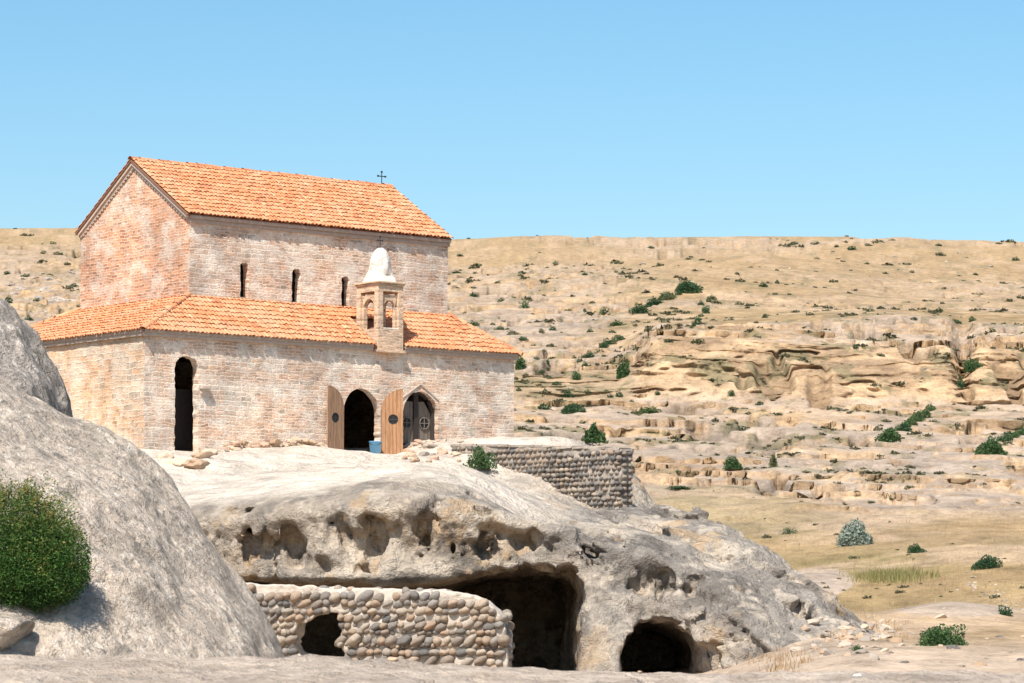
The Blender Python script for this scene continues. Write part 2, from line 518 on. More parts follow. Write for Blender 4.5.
# rocky or grassy
rockn = fbm(p2(1 / 55, 2, 0.6), 4)
YW = YY + fbm(p2(1 / 24, 15), 4) * 0.10 * YY + sstep(740, 900, PXg) * 16 * (1 - sstep(200, 240, YY))
band = np.interp(YW, [60, 75, 95, 120, 165, 180, 205, 250, 262, 296, 318, 345, 400, 450, 470, 500, 520, 600, 680, 720, 760, 1010],
                 [0.9, 0.3, -0.35, -.55, -0.4, 0.35, 0.75, 0.7, 1.2, 1.2, -0.45, -0.2, 0.0, 0.05, 0.35, 0.35, -.15, -.1, -0.35, .1, -.3, -.6])
leftside = 1 - sstep(560, 680, PXg)
bandl = np.interp(YW, [60, 130, 170, 200, 330, 420, 480, 560, 620, 800, 1010], [0, -.3, .4, .8, .75, .6, .7, .35, -.1, -.6, -.9])
band = band * (1 - leftside) + bandl * leftside
hump = np.exp(-((PXg - 800) / 48.0) ** 2 - ((YY - 119) / 6.5) ** 2) + .8 * np.exp(-((PXg - 950) / 60.0) ** 2 - ((YY - 92) / 6.0) ** 2)
ZB = ZB + hump * .55
band = band + 2.4 * sstep(.25, .5, hump)
rocky = sstep(-0.25, 0.35, rockn * 0.75 + band)
rocky = rocky * (1 - .65 * sstep(256, 259, YY) * (1 - sstep(272, 276, YY)) * (1 - sstep(.1, .4, clm)))
rocky_col = rocky
rocky = rocky * sstep(108, 150, YY) * (1 - sstep(780, 900, YY))
# ledges: the slope broken into beds with overhanging lips
def beds(ZB, Yp, S, seed, wa, wl, lo, hi, over):
    warp = fbm(p2(1 / wl, seed), 4) * wa * S + fbm(p2(1 / (wl * .28), seed + 2), 3) * 0.16 * S
    tt = (ZB + warp) / S + 0.03 * XX / S
    fr = tt - np.floor(tt)
    lid = np.floor(tt)
    amp = vnoise(stack(lid * 3.77 + seed, XX / (S * 7.0) + lid * 5.1, YY / 60)) * .7 + .3 * vnoise(stack(lid * 1.77 + seed, XX / (S * 2.0) + lid * 5.1, YY / 60))
    amp = sstep(lo, hi, amp) * rocky
    rise = sstep(0.76, 0.94, fr)
    dz = (0.25 * fr + 0.75 * rise - fr) * S * amp
    lip = sstep(0.84, 0.95, fr) * (1 - sstep(0.96, 1.0, fr))
    under = sstep(0.70, 0.79, fr) * (1 - sstep(0.84, 0.92, fr))
    riser = sstep(0.73, 0.80, fr) * (1 - sstep(0.94, 1.0, fr)) * amp
    return ZB + dz, Yp + amp * S * over * (1.0 * under - 0.8 * lip), riser


S1 = np.interp(YY, [60, 150, 250, 300, 600, 1000], [0.32, 0.5, 0.85, 0.9, 1.4, 1.6])
S2 = S1 * 0.5
rk1 = rocky
rocky = rocky * (1 - .8 * np.clip(sstep(258, 260, YC) * (1 - sstep(271, 274, YC)) * clm, 0, 1))
ZT, Yp, riser = beds(ZB, YY + 0.0, S1, 7, 1.5, 26, .40, .60, 1.15)
rocky = rk1
rk0 = rocky
rocky = rocky * (1 - .8 * np.clip(sstep(258, 260, YC) * (1 - sstep(271, 274, YC)) * clm, 0, 1))
ZT, Yp, riser2 = beds(ZT, Yp, S2, 19, 1.7, 11, .40, .58, 1.2)
rocky = rk0
riser = np.maximum(riser, riser2 * .9)
blk = stack(XX / (S1 * 1.3), ZT / (S1 * .30), YY / 40)
Yp = Yp + riser * (fbm(blk, 3) * 0.45 + (sstep(.5, .6, vnoise(blk * 1.7 + 9)) - .5) * .6) * S1 * .6
# the tall ochre cliff band, pocketed with hollows
cl = sstep(259, 261, YC) * (1 - sstep(271, 274, YC)) * sstep(.15, .4, clm)
pock = sstep(0.56, 0.68, vnoise(stack(XX / 4.2, ZB / 0.75, YY / 60)) * 0.7 + 0.3 * vnoise(stack(XX / 1.1, ZB / .5, YY / 20)))
Yp = Yp + cl * (pock * 0.8 + fbm(stack(XX / 5, ZB / 1.0, YY / 30), 3) * 0.3)
rough = fbm(stack(XX / 2.8, Yp / 2.8, ZT / .9), 3) * 0.13 + fbm(stack(XX / 1.1, Yp / 1.1, ZT / .4), 2) * 0.04
ZT = ZT + rough * (0.25 + rocky) * np.interp(YY, [40, 58, 70, 100, 150, 300, 900], [0.3, 1.0, 1.6, 1.2, 1.0, 1.5, 3.0])
# random hollows under slabs, their shade also painted into the ground colour
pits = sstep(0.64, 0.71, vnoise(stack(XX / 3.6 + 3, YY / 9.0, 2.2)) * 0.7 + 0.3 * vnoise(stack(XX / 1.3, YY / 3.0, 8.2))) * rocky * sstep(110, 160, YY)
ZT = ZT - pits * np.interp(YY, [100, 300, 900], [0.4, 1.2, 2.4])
XT = XX * Yp / YY
# colours (what the ground is made of, plus painted shade in the pits)
cg1 = np.array([0.255, 0.172, 0.088]); cg2 = np.array([0.345, 0.240, 0.132]); cgr = np.array([0.185, 0.150, 0.062])
slab = np.array([0.39, 0.29, 0.205]); slab2 = np.array([0.305, 0.245, 0.195]); och = np.array([0.45, 0.31, 0.18]); och2 = np.array([0.32, 0.21, 0.125])
rocky = np.maximum(rocky, rocky_col)
p3 = lambda s, o=0.0: stack(XT * s + 3.1 + o, Yp * s * .6 + o * 2, ZT * s * 2.6 + o)
n_a = (fbm(p3(1 / 12, 1), 5, 0.6) * 0.5 + 0.5)[..., None].clip(0, 1)
n_b = (fbm(p2(1 / 38, 6, .5), 4) * 0.5 + 0.5)[..., None].clip(0, 1)
n_c = (fbm(p3(1 / 3.0, 8), 4, .6) * 0.5 + 0.5)[..., None].clip(0, 1)
grass = cg1 * (1 - n_a) + cg2 * n_a
gz = sstep(105, 125, YY) * (1 - sstep(160, 200, YY))
gfac = (sstep(0.5, 0.75, n_b[..., 0] + 0.5 * (n_a[..., 0] - .5)) * (0.15 + 0.6 * gz))[..., None]
grass = grass * (1 - gfac) + cgr * gfac
rk = slab * (1 - n_b) + slab2 * n_b
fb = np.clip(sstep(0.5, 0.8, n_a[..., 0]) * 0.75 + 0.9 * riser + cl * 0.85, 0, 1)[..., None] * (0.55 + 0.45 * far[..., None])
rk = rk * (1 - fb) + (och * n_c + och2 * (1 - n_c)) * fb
soil = (sstep(.5, .68, fbm(p2(1 / 7.0, 22), 5, .65) * .5 + .5) * .8)[..., None]
grass = grass * (1 - soil) + np.array([.40, .285, .185]) * soil
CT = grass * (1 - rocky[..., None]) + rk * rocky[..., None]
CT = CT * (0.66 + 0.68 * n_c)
scrubn = fbm(p2(1 / 4.0, 12), 5, .7) * .5 + .5
scrub = (sstep(0.58, 0.68, fbm(p2(1 / 4.0, 12), 5, .7) * .5 + .5) * sstep(140, 200, YY) * 0.75)[..., None]
CT = CT * (1 - scrub) + np.array([0.17, 0.145, 0.08]) * scrub
CT = CT * (1 - pits[..., None] * 0.35)  # painted shade: colour darkened inside the hollows
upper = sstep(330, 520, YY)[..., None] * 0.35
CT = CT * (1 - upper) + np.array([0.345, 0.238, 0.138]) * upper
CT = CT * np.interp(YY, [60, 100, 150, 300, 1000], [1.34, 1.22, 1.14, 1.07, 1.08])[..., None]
nr, nc = YY.shape
# land behind the crest falls away to the horizon
bY = np.array([1040, 1120, 1300, 1700, 2500, 4500])
bdz = np.array([0.2, -4, -18, -50, -95, -130])
ext_Y = np.repeat(bY[:, None], nc, 1)
ext_X = TX[None] * ext_Y
ext_Z = ZT[-1][None] * 0 + ZT[-1][None] + bdz[:, None]
GX = np.vstack([XT, ext_X]); GY = np.vstack([Yp, ext_Y]); GZ = np.vstack([ZT, ext_Z])
CT = np.concatenate([CT, np.repeat(CT[-1:], len(bY), 0)], 0)
nr2 = nr + len(bY)
idx = np.arange(nr2 * nc).reshape(nr2, nc)
Q = np.stack([idx[:-1, :-1], idx[:-1, 1:], idx[1:, 1:], idx[1:, :-1]], -1).reshape(-1, 4)
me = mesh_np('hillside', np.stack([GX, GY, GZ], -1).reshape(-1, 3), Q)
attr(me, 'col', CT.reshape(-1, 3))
tm = NT('dry_sandstone_hillside')
to = tm.obj()
tn = tm.noise(tm.obj((1, .6, 2.2)), 0.8, 9, 0.75)
tn2 = tm.noise(to, 5.0, 5, 0.7)
tc = tm.mix(1.0, tm.at('col', 'Color'), tm.ramp(tn, [(0.32, 0.60), (0.5, 1.0), (0.68, 1.26)]), 'MULTIPLY')
tc = tm.mix(1.0, tc, tm.ramp(tn2, [(0.3, 0.74), (0.7, 1.22)]), 'MULTIPLY')
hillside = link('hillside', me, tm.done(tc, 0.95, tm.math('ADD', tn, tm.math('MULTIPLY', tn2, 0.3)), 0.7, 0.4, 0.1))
tag(hillside, kind='structure')

# seat a point on the hillside along the line of sight of a photo position
gpx, gpy = project(np.stack([XT, Yp, ZT], -1).reshape(-1, 3))
gpy = gpy.reshape(nr, nc)


def on_ground(px, py):
    j = int(np.argmin(np.abs(cols - px)))
    c = gpy[:, j]
    hit = np.nonzero((c[:-1] >= py) & (c[1:] < py) & (YY[:-1, j] > 58))[0]
    i = hit[0] if len(hit) else int(np.argmin(np.abs(c - py)))
    return np.array([XT[i, j], Yp[i, j], ZT[i, j]])


# ================================================================== ROCK OUTCROP WITH THE CAVES
PH = math.radians(50.38)
UU = np.array([math.sin(PH), math.cos(PH), 0])
VV = np.array([-math.cos(PH), math.sin(PH), 0])
C0 = np.array([-11.28, 93.5, 4.6])


def ch(u, v, z):
    return C0 + UU * u + VV * v + np.array([0, 0, z])


ctl = [ch(-1, -.3, -.1), ch(0, -.4, .02), ch(1.5, -.3, -.02), ch(3, -.4, .12), ch(4.5, -.4, .28), ch(6, -.4, .36), ch(7.2, -.3, .2), ch(8.3, -.3, .20), ch(9.3, -.4, .25), ch(10.2, -.4, .55),
       ch(11, -.4, .72), ch(12.5, -.4, .68), ch(14.7, -.4, .55), ch(17, -.3, .35), ch(0, 4, .1), ch(5, 6, .3), ch(10, 6, .5), ch(15, 5, .2), ch(-4, 3, -.3), ch(-3, 8, 0)]
for px, py, Y in [(120, 470, 88), (165, 474, 88.5), (230, 481, 87), (300, 471, 88), (345, 466, 90), (170, 503, 83), (250, 500, 81.6), (330, 489, 81.3), (380, 473, 83.5), (430, 464, 84),
                  (470, 467, 85), (520, 499, 84), (560, 520, 83.5), (590, 534, 83), (630, 520, 88), (642, 486, 96), (625, 470, 99), (700, 517, 90), (750, 546, 86), (790, 571, 84), (830, 601, 82),
                  (870, 628, 79), (920, 655, 75), (640, 530, 81.5), (700, 562, 80), (760, 592, 79), (690, 541, 84), (800, 628, 78.5), (840, 645, 77), (400, 480, 81), (470, 487, 81.5), (540, 526, 81.5),
                  (460, 458, 96.5), (520, 482, 94.6), (580, 508, 93.2), (622, 523, 91.6), (540, 494, 92.5), (600, 520, 90), (250, 520, 79.5), (330, 508, 79.0), (400, 500, 79), (470, 505, 79.5), (560, 527, 79.8)]:
    ctl.append(at(px, py, Y))
for px, py, Y, dy, dz in [(700, 517, 90, 7, -1.3), (750, 546, 86, 8, -1.6), (790, 571, 84, 8, -1.6), (830, 601, 82, 8, -1.2), (870, 628, 79, 8, -.8), (642, 484, 95, 8, -1.2), (920, 655, 75, 9, -.7)]:
    q = at(px, py, Y)
    ctl.append(q + np.array([0, dy, dz]))
ctl = np.array(ctl)


def tps_fit(P, z, lam=0.02):
    n = len(P)
    d2 = ((P[:, None] - P[None]) ** 2).sum(-1)
    K = 0.5 * d2 * np.log(d2 + 1e-9) + lam * np.eye(n)
    A = np.zeros((n + 3, n + 3))
    A[:n, :n] = K
    A[:n, n] = 1
    A[:n, n + 1:] = P
    A[n, :n] = 1
    A[n + 1:, :n] = P.T
    return P, np.linalg.solve(A, np.append(z, [0, 0, 0]))


def tps(fit, Q):
    P, w = fit
    n = len(P)
    out = w[n] + Q[:, 0] * w[n + 1] + Q[:, 1] * w[n + 2]
    for i in range(n):
        d2 = (Q[:, 0] - P[i, 0]) ** 2 + (Q[:, 1] - P[i, 1]) ** 2
        out = out + w[i] * 0.5 * d2 * np.log(d2 + 1e-9)
    return out


HF = tps_fit(ctl[:, :2], ctl[:, 2], 0.05)


def H(x, y):
    return float(tps(HF, np.array([[x, y]]))[0])


# front face: how far forward the rock comes at each height
fc = []
for px, py, Y in [(100, 520, 81.5), (100, 650, 81.5), (200, 530, 80.6), (200, 575, 80.6), (300, 515, 79.4), (300, 560, 79.3), (300, 580, 79.2), (400, 505, 79.0), (400, 550, 79.0), (400, 582, 78.8),
                  (480, 510, 79.4), (480, 565, 79.3), (540, 525, 79.8), (540, 565, 79.6), (585, 530, 79.8), (590, 575, 79.2), (600, 610, 78.4), (612, 655, 77.4), (610, 680, 77.0), (640, 540, 79.8), (650, 590, 79.0),
                  (660, 620, 78.7), (690, 560, 79.3), (700, 600, 78.3), (710, 640, 77.4), (720, 672, 76.8), (750, 590, 78.6), (760, 630, 77.4), (770, 668, 76.6), (800, 620, 78.2), (800, 660, 77.2),
                  (850, 640, 77.3), (850, 665, 76.0), (940, 660, 74)]:
    fc.append(at(px, py, Y))
fc = np.array(fc)
FF = tps_fit(fc[:, [0, 2]], fc[:, 1], 0.2)

hv = 0.078
ox, oy, oz = -12.6, 75.0, -2.45
nx, ny, nz = int(23.6 / hv), int(30.0 / hv), int(8.6 / hv)
gx = ox + hv * np.arange(nx)
gy = oy + hv * np.arange(ny)
gz_ = oz + hv * np.arange(nz)
hx, hy = np.meshgrid(gx, gy, indexing='ij')
Hg = tps(HF, np.stack([hx.ravel(), hy.ravel()], 1)).reshape(nx, ny)
Hp = stack(hx * 0.5, hy * 0.5, np.float32(1.0))
# eroded beds running along the terrace
bedn = fbm(stack(hx * 0.16 + hy * 0.05, hy * 0.75 + hx * 0.12, np.float32(4.0)), 4)
inside_t = sstep(80, 82.5, hy)
Hg = Hg + fbm(Hp, 3) * 0.09 + (sstep(0.05, 0.12, bedn) * 0.14 + sstep(0.3, 0.36, bedn) * 0.12 - 0.12) * (0.4 + 0.6 * sstep(0, 3, hx)) + np.abs(fbm(Hp * 2.4, 3)) * 0.06 * sstep(2, 4, hx)
fx_, fz_ = np.meshgrid(gx, gz_, indexing='ij')
Fg = tps(FF, np.stack([fx_.ravel(), fz_.ravel()], 1)).reshape(nx, nz)
fpx, fpy = project(np.stack([fx_.ravel(), np.full(fx_.size, 79.3), fz_.ravel()], 1))
fpx = fpx.reshape(nx, nz)
fpy = fpy.reshape(nx, nz)
rec = np.exp(-((fpy - 541 - 6 * np.sin(fpx / 21.0)) / 15.0) ** 2) * sstep(225, 290, fpx) * (1 - sstep(560, 600, fpx))
Fg = Fg + 0.16 * rec
Fg = Fg + 0.38 * sstep(576, 588, fpy) * (1 - sstep(560, 590, fpx))   # soffit rolls back under the lip
GF = np.empty((nx, ny, nz), np.float32)
kk = 0.42
for i in range(nx):
    a = (gz_[None, :] - Hg[i][:, None])
    b = (Fg[i][None, :] - gy[:, None])
    h_ = np.clip(0.5 + 0.5 * (a - b) / kk, 0, 1)
    GF[i] = b * (1 - h_) + a * h_ + kk * h_ * (1 - h_)


def poly_sd(poly, qx, qz):
    """signed distance to a polygon, negative inside"""
    d = np.full(qx.shape, 1e9)
    s = np.ones(qx.shape)
    n = len(poly)
    for i in range(n):
        ax, az = poly[i]
        bx, bz = poly[i - 1]
        ex, ez = bx - ax, bz - az
        wx, wz = qx - ax, qz - az
        t = np.clip((wx * ex + wz * ez) / (ex * ex + ez * ez), 0, 1)
        d = np.minimum(d, (wx - ex * t) ** 2 + (wz - ez * t) ** 2)
        c1 = qz >= az
        c2 = qz < bz
        c3 = ex * wz > ez * wx
        flip = (c1 & c2 & c3) | (~c1 & ~c2 & ~c3)
        s = np.where(flip, -s, s)
    return s * np.sqrt(d)


def cave(pts, yback, Y=79.0):
    poly = [tuple(at(px, py, Y)[[0, 2]]) for px, py in pts]
    sd = poly_sd(poly, fx_, fz_)[:, None, :]
    sd = sd + 0.02 * np.clip(gy[None, :, None] - 79.5, 0, None)
    return np.maximum(sd, gy[None, :, None] - yback).astype(np.float32)


for pts, yb in [([(150, 572), (220, 577), (262, 580), (300, 583), (350, 585), (400, 586), (440, 583), (462, 577), (485, 571), (520, 568), (550, 567), (574, 570), (582, 590), (580, 630), (576, 700), (150, 700)], 92.0),
                ([(622, 650), (629, 634), (646, 627), (668, 628), (686, 635), (697, 650), (701, 700), (626, 700)], 88.0)]:
    cv = cave(pts, yb)
    # smooth subtraction
    k2 = 0.12
    h_ = np.clip(0.5 - 0.5 * (GF + cv) / k2, 0, 1)
    GF = GF * (1 - h_) + (-cv) * h_ + k2 * h_ * (1 - h_)
    del cv, h_
# tafoni: hollows weathered into the face
holes = [h for q_, h in enumerate([(475, 551, 79.2, 20, 15, .75), (462, 548, 79.3, 9, 15, .6), (486, 510, 79.6, 11, 10, .6), (435, 543, 79.3, 10, 16, .6), (441, 498, 79.4, 6, 12, .5), (434, 514, 79.3, 7, 15, .5), (428, 530, 79.3, 7, 12, .5),
         (372, 542, 79.2, 9, 19, .6), (388, 534, 79.2, 7, 14, .5), (344, 548, 79.3, 12, 14, .55), (326, 559, 79.4, 9, 9, .45), (305, 550, 79.5, 7, 17, .55), (292, 546, 79.6, 5, 15, .45), (275, 545, 79.8, 6, 9, .4), (415, 548, 79.2, 8, 15, .5),
         (400, 540, 79.2, 6, 14, .5), (475, 494, 79.9, 10, 7, .5), (591, 529, 80.3, 12, 11, .8), (532, 536, 79.9, 9, 9, .5), (545, 546, 79.8, 6, 8, .4), (560, 549, 79.8, 9, 8, .5), (575, 556, 79.6, 7, 9, .4), (489, 532, 79.5, 7, 11, .5), (471, 532, 79.5, 6, 10, .4),
         (505, 545, 79.6, 8, 10, .45), (520, 552, 79.6, 7, 7, .35), (652, 572, 78.7, 15, 27, .45), (699, 580, 79.0, 10, 7, .35), (795, 605, 78.7, 11, 15, .9), (812, 611, 79.2, 6, 12, .6), (838, 612, 79, 9, 6, .5), (850, 618, 79, 6, 5, .4), (782, 600, 79, 5, 9, .5), (770, 628, 78, 5, 14, .4), (745, 610, 78, 6, 10, .4), (722, 640, 78, 5, 15, .4), (757, 575, 80, 8, 5, .4), (725, 560, 80, 10, 5, .4), (815, 592, 82, 16, 5, .5), (775, 572, 82, 9, 7, .5), (660, 530, 81, 14, 4, .3), (690, 545, 80, 16, 4, .3),
         (240, 512, 80.2, 18, 4, .5), (262, 540, 79.9, 5, 14, .35), (250, 553, 80.0, 3, 5, .3), (258, 556, 80.0, 3, 5, .3)]) if not (h[0] > 655 and h[0] not in (699, 795, 812, 838, 725)) and not (265 < h[0] < 580 and h[0] not in (475, 486, 441, 434, 428, 372, 326, 475, 458, 532, 292))]
ys_ = np.arange(75.2, 90, .05)
for px, py, Y, rx, rz, ry in holes:
    dr_ = at(px, py, 1.0)
    ln_ = dr_[None] * ys_[:, None]
    ii_ = np.rint((ln_ - np.array([ox, oy, oz])) / hv).astype(int)
    ok_ = ((ii_ >= 0) & (ii_ < np.array([nx, ny, nz]))).all(1)
    in_ = np.zeros(len(ys_), bool)
    in_[ok_] = GF[ii_[ok_, 0], ii_[ok_, 1], ii_[ok_, 2]] < 0
    if in_.any():
        Y = float(ys_[np.argmax(in_)]) + .05
    c = at(px, py, Y)
    rx, rz, ry = rx / F * Y, rz / F * Y, ry * .8
    R = max(rx, rz, ry) + 0.45
    i0, i1 = [int(np.clip((c[0] + s * R - ox) / hv, 0, nx - 1)) for s in (-1, 1)]
    j0, j1 = [int(np.clip((c[1] + s * R - oy) / hv, 0, ny - 1)) for s in (-1, 1)]
    k0, k1 = [int(np.clip((c[2] + s * R - oz) / hv, 0, nz - 1)) for s in (-1, 1)]
    ax, ay, az = np.meshgrid(gx[i0:i1], gy[j0:j1], gz_[k0:k1], indexing='ij')
    wp = stack(ax, ay, az)
    w1 = fbm(wp * 2.6, 3) * 0.24
    w2 = fbm(wp * 2.6 + 40, 3) * 0.24
    q = np.sqrt(((ax - c[0] + w1) / rx) ** 2 + ((ay - c[1]) / ry) ** 2 + ((az - c[2] + w2) / rz) ** 2)
    e = (q - 1) * min(rx, rz, ry)
    g = GF[i0:i1, j0:j1, k0:k1]
    k2 = 0.07
    h_ = np.clip(0.5 - 0.5 * (g + e) / k2, 0, 1)
    GF[i0:i1, j0:j1, k0:k1] = g * (1 - h_) + (-e) * h_ + k2 * h_ * (1 - h_)
# surface roughness, stronger on the face than on the worn terrace
bi = np.argwhere(np.abs(GF) < 0.75)
bp = np.stack([ox + hv * bi[:, 0], oy + hv * bi[:, 1], oz + hv * bi[:, 2]], 1).astype(np.float32)
depth = Hg[bi[:, 0], bi[:, 1]] - bp[:, 2]
wf = sstep(0.15, 0.8, depth)
wr = np.maximum(wf, 0.55 * sstep(2.5, 5, bp[:, 0]))
dn = fbm(bp * np.array([0.9, 0.9, 1.3], np.float32), 3) * 0.20 * (0.12 + wr)
dn += fbm(bp * np.array([2.6, 2.6, 3.2], np.float32), 3) * 0.085 * (0.18 + wr)
cr = ridged(bp * np.array([1.25, 1.25, 0.8], np.float32) + 5, 2)
dn += sstep(0.80, 0.93, cr) * 0.12 * wr
sv = fbm(np.stack([bp[:, 0] * 1.7 + bp[:, 2] * .4, bp[:, 1] * .6, bp[:, 2] * 0.55], 1), 3)
dn += sstep(0.15, 0.7, sv) * 0.15 * wf
rt = sstep(0.3, 2.5, bp[:, 0])


def facets(p, scale, seed):
    """broken-rock facets: every cell is one tilted plane; returns height and distance to the cell border"""
    rgf = np.random.default_rng(seed)
    jit = rgf.random((32, 32, 32, 3)).astype(np.float32)
    nrm = rgf.normal(size=(32, 32, 32, 3)).astype(np.float32)
    off = rgf.normal(size=(32, 32, 32)).astype(np.float32)
    q = (p * scale).astype(np.float32)
    ci = np.floor(q).astype(np.int32)
    d1 = np.full(len(q), 9.0, np.float32)
    d2 = np.full(len(q), 9.0, np.float32)
    hgt = np.zeros(len(q), np.float32)
    for a in (-1, 0, 1):
        for b in (-1, 0, 1):
            for c_ in (-1, 0, 1):
                k = ci + np.array([a, b, c_], np.int32)
                m = k & 31
                r = q - (k + jit[m[:, 0], m[:, 1], m[:, 2]])
                d = np.sqrt((r * r).sum(1))
                nv_ = nrm[m[:, 0], m[:, 1], m[:, 2]]
                hh = (r * nv_).sum(1) * .55 + off[m[:, 0], m[:, 1], m[:, 2]] * .35
                cl_ = d < d1
                d2 = np.where(cl_, d1, np.minimum(d2, d))
                hgt = np.where(cl_, hh, hgt)
                d1 = np.where(cl_, d, d1)
    return np.clip(hgt, -1, 1), d2 - d1


wang = np.clip(wf * (.38 + .45 * rt) + .75 * rt * np.maximum(wf, .45), 0, 1)
fm = (wang > .04) & (bp[:, 1] < 96) & (GF[bi[:, 0], bi[:, 1], bi[:, 2]] > -.6) & (GF[bi[:, 0], bi[:, 1], bi[:, 2]] < .6)
fp = bp[fm]
fp = fp + stack(fbm(fp * .9 + 1, 2), fbm(fp * .9 + 21, 2), fbm(fp * .9 + 41, 2)) * .3
fd = np.zeros(len(fp), np.float32)
for sc3, a1, a2, w2, sd3 in ((0.46, .40, .10, .08, 5), (1.15, .14, .07, .10, 6), (2.9, .04, .0, .1, 8)):
    fh, fe = facets(fp * np.array([1, 1, .78], np.float32), sc3, sd3)
    fd += fh * a1 + (1 - sstep(0.0, w2, fe)) * a2
dn[fm] += fd * wang[fm]
# dipping beds that stand out as little ledges, mostly on the right half
dip = bp[:, 2] * 0.93 + bp[:, 0] * 0.36 + bp[:, 1] * 0.05 + fbm(bp * 0.35 + 3, 3) * 0.55
bf = dip / 0.85 - np.floor(dip / 0.85)
bf = np.where(bf < .75, bf / .75, (1 - bf) / .25)
bam = sstep(.35, .6, vnoise(np.stack([np.floor(dip / .85) * 3.3, bp[:, 0] * .45, bp[:, 1] * .45], 1)))
dn += (bf - .5) * 0.34 * bam * (0.25 + 0.75 * rt) * (0.35 + .65 * wr)
bf2 = dip / 0.42 - np.floor(dip / 0.42)
bf2 = np.where(bf2 < .65, bf2 / .65, (1 - bf2) / .35)
dn += (bf2 - .5) * 0.10 * sstep(.45, .65, vnoise(np.stack([np.floor(dip / .42) * 2.3, bp[:, 0] * .8, bp[:, 1] * .8], 1))) * (0.3 + .7 * rt) * (.3 + .7 * wr)
# draped vertical folds across the face under the lip
fold = sstep(-7.6, -5.8, bp[:, 0]) * (1 - sstep(-1.2, .6, bp[:, 0])) * np.exp(-((depth - 1.05) / .62) ** 2) * sstep(.75, 1.25, bp[:, 2])
fn = fbm(np.stack([bp[:, 0] * 1.35 + bp[:, 2] * .45, bp[:, 1] * .3, bp[:, 2] * .30], 1) + 60, 3)
dn += (sstep(-.05, .45, fn) * 0.34 - .10) * fold
dn += np.abs(fbm(np.stack([bp[:, 0] * 2.9 + bp[:, 2] * .8, bp[:, 1] * .6, bp[:, 2] * .7], 1) + 90, 2)) * .20 * fold
# steep fissures
fx2 = np.abs(fbm(np.stack([bp[:, 0] * .62 - bp[:, 2] * .18, bp[:, 1] * .22, bp[:, 2] * .16], 1) + 11, 3))
dn += (1 - sstep(0.0, 0.09, fx2)) * 0.32 * wf * (.35 + .65 * rt)
fx3 = np.abs(fbm(bp * np.array([1.6, 1.0, 1.1], np.float32) + 31, 3))
dn += (1 - sstep(0.0, 0.07, fx3)) * 0.12 * wf
# blocky knobs
dn += (vnoise(bp * np.array([2.6, 1.6, .7], np.float32) + 70) - .5) * 0.26 * wf
dn += np.abs(fbm(bp * np.array([4.5, 4.5, 2.0], np.float32), 2)) * 0.08 * wf
calm = (1 - sstep(.55, .95, bp[:, 2])) * (1 - sstep(1.6, 2.6, bp[:, 0]))
calm = np.maximum(calm, (1 - sstep(.0, .5, bp[:, 2])) * (1 - sstep(4.6, 5.4, bp[:, 0])) * .9)
dn *= 1 - .72 * calm
GF[bi[:, 0], bi[:, 1], bi[:, 2]] += dn
GF[:, :, 0] = 1
GF[0] = 1
GF[-1] = 1
GF[:, -1] = 1


def surface_nets(G, org, h):
    S_ = G < 0
    c = np.zeros(tuple(s - 1 for s in G.shape), np.uint8)
    for a in (0, 1):
        for b in (0, 1):
            for d in (0, 1):
                c += S_[a:S_.shape[0] - 1 + a, b:S_.shape[1] - 1 + b, d:S_.shape[2] - 1 + d]
    act = (c > 0) & (c < 8)
    ijk = np.argwhere(act)
    ids = np.full(act.shape, -1, np.int32)
    ids[act] = np.arange(len(ijk))
    acc = np.zeros((len(ijk), 3))
    cnt = np.zeros(len(ijk))
    cor = [(a, b, d) for a in (0, 1) for b in (0, 1) for d in (0, 1)]
    for ca in cor:
        for ax in range(3):
            if ca[ax] == 0:
                cb = list(ca)
                cb[ax] = 1
                fa = G[ijk[:, 0] + ca[0], ijk[:, 1] + ca[1], ijk[:, 2] + ca[2]]
                fb_ = G[ijk[:, 0] + cb[0], ijk[:, 1] + cb[1], ijk[:, 2] + cb[2]]
                m = (fa < 0) != (fb_ < 0)
                t = np.where(m, fa / np.where(m, fa - fb_, 1), 0)
                p = np.array(ca, float)[None].repeat(len(ijk), 0)
                p[:, ax] = t
                acc[m] += p[m]
                cnt[m] += 1
    V = np.array(org) + h * (ijk + acc / cnt[:, None])
    quads = []
    for ax in range(3):
        o1, o2 = [(1, 2), (2, 0), (0, 1)][ax]
        sl = [slice(1, n - 1) for n in G.shape]
        sl2 = list(sl)
        sl[ax] = slice(0, G.shape[ax] - 1)
        sl2[ax] = slice(1, G.shape[ax])
        A = S_[tuple(sl)]
        B = S_[tuple(sl2)]
        e = np.argwhere(A != B)
        st = A[A != B]
        base = e.copy()
        base[:, o1] += 1
        base[:, o2] += 1
        def cell(d1, d2):
            q = base.copy()
            q[:, o1] -= d1
            q[:, o2] -= d2
            return ids[q[:, 0], q[:, 1], q[:, 2]]
        qd = np.stack([cell(1, 1), cell(0, 1), cell(0, 0), cell(1, 0)], 1)
        qd[~st] = qd[~st][:, ::-1]
        quads.append(qd)
    Q = np.concatenate(quads)
    return V, Q[(Q >= 0).all(1)]


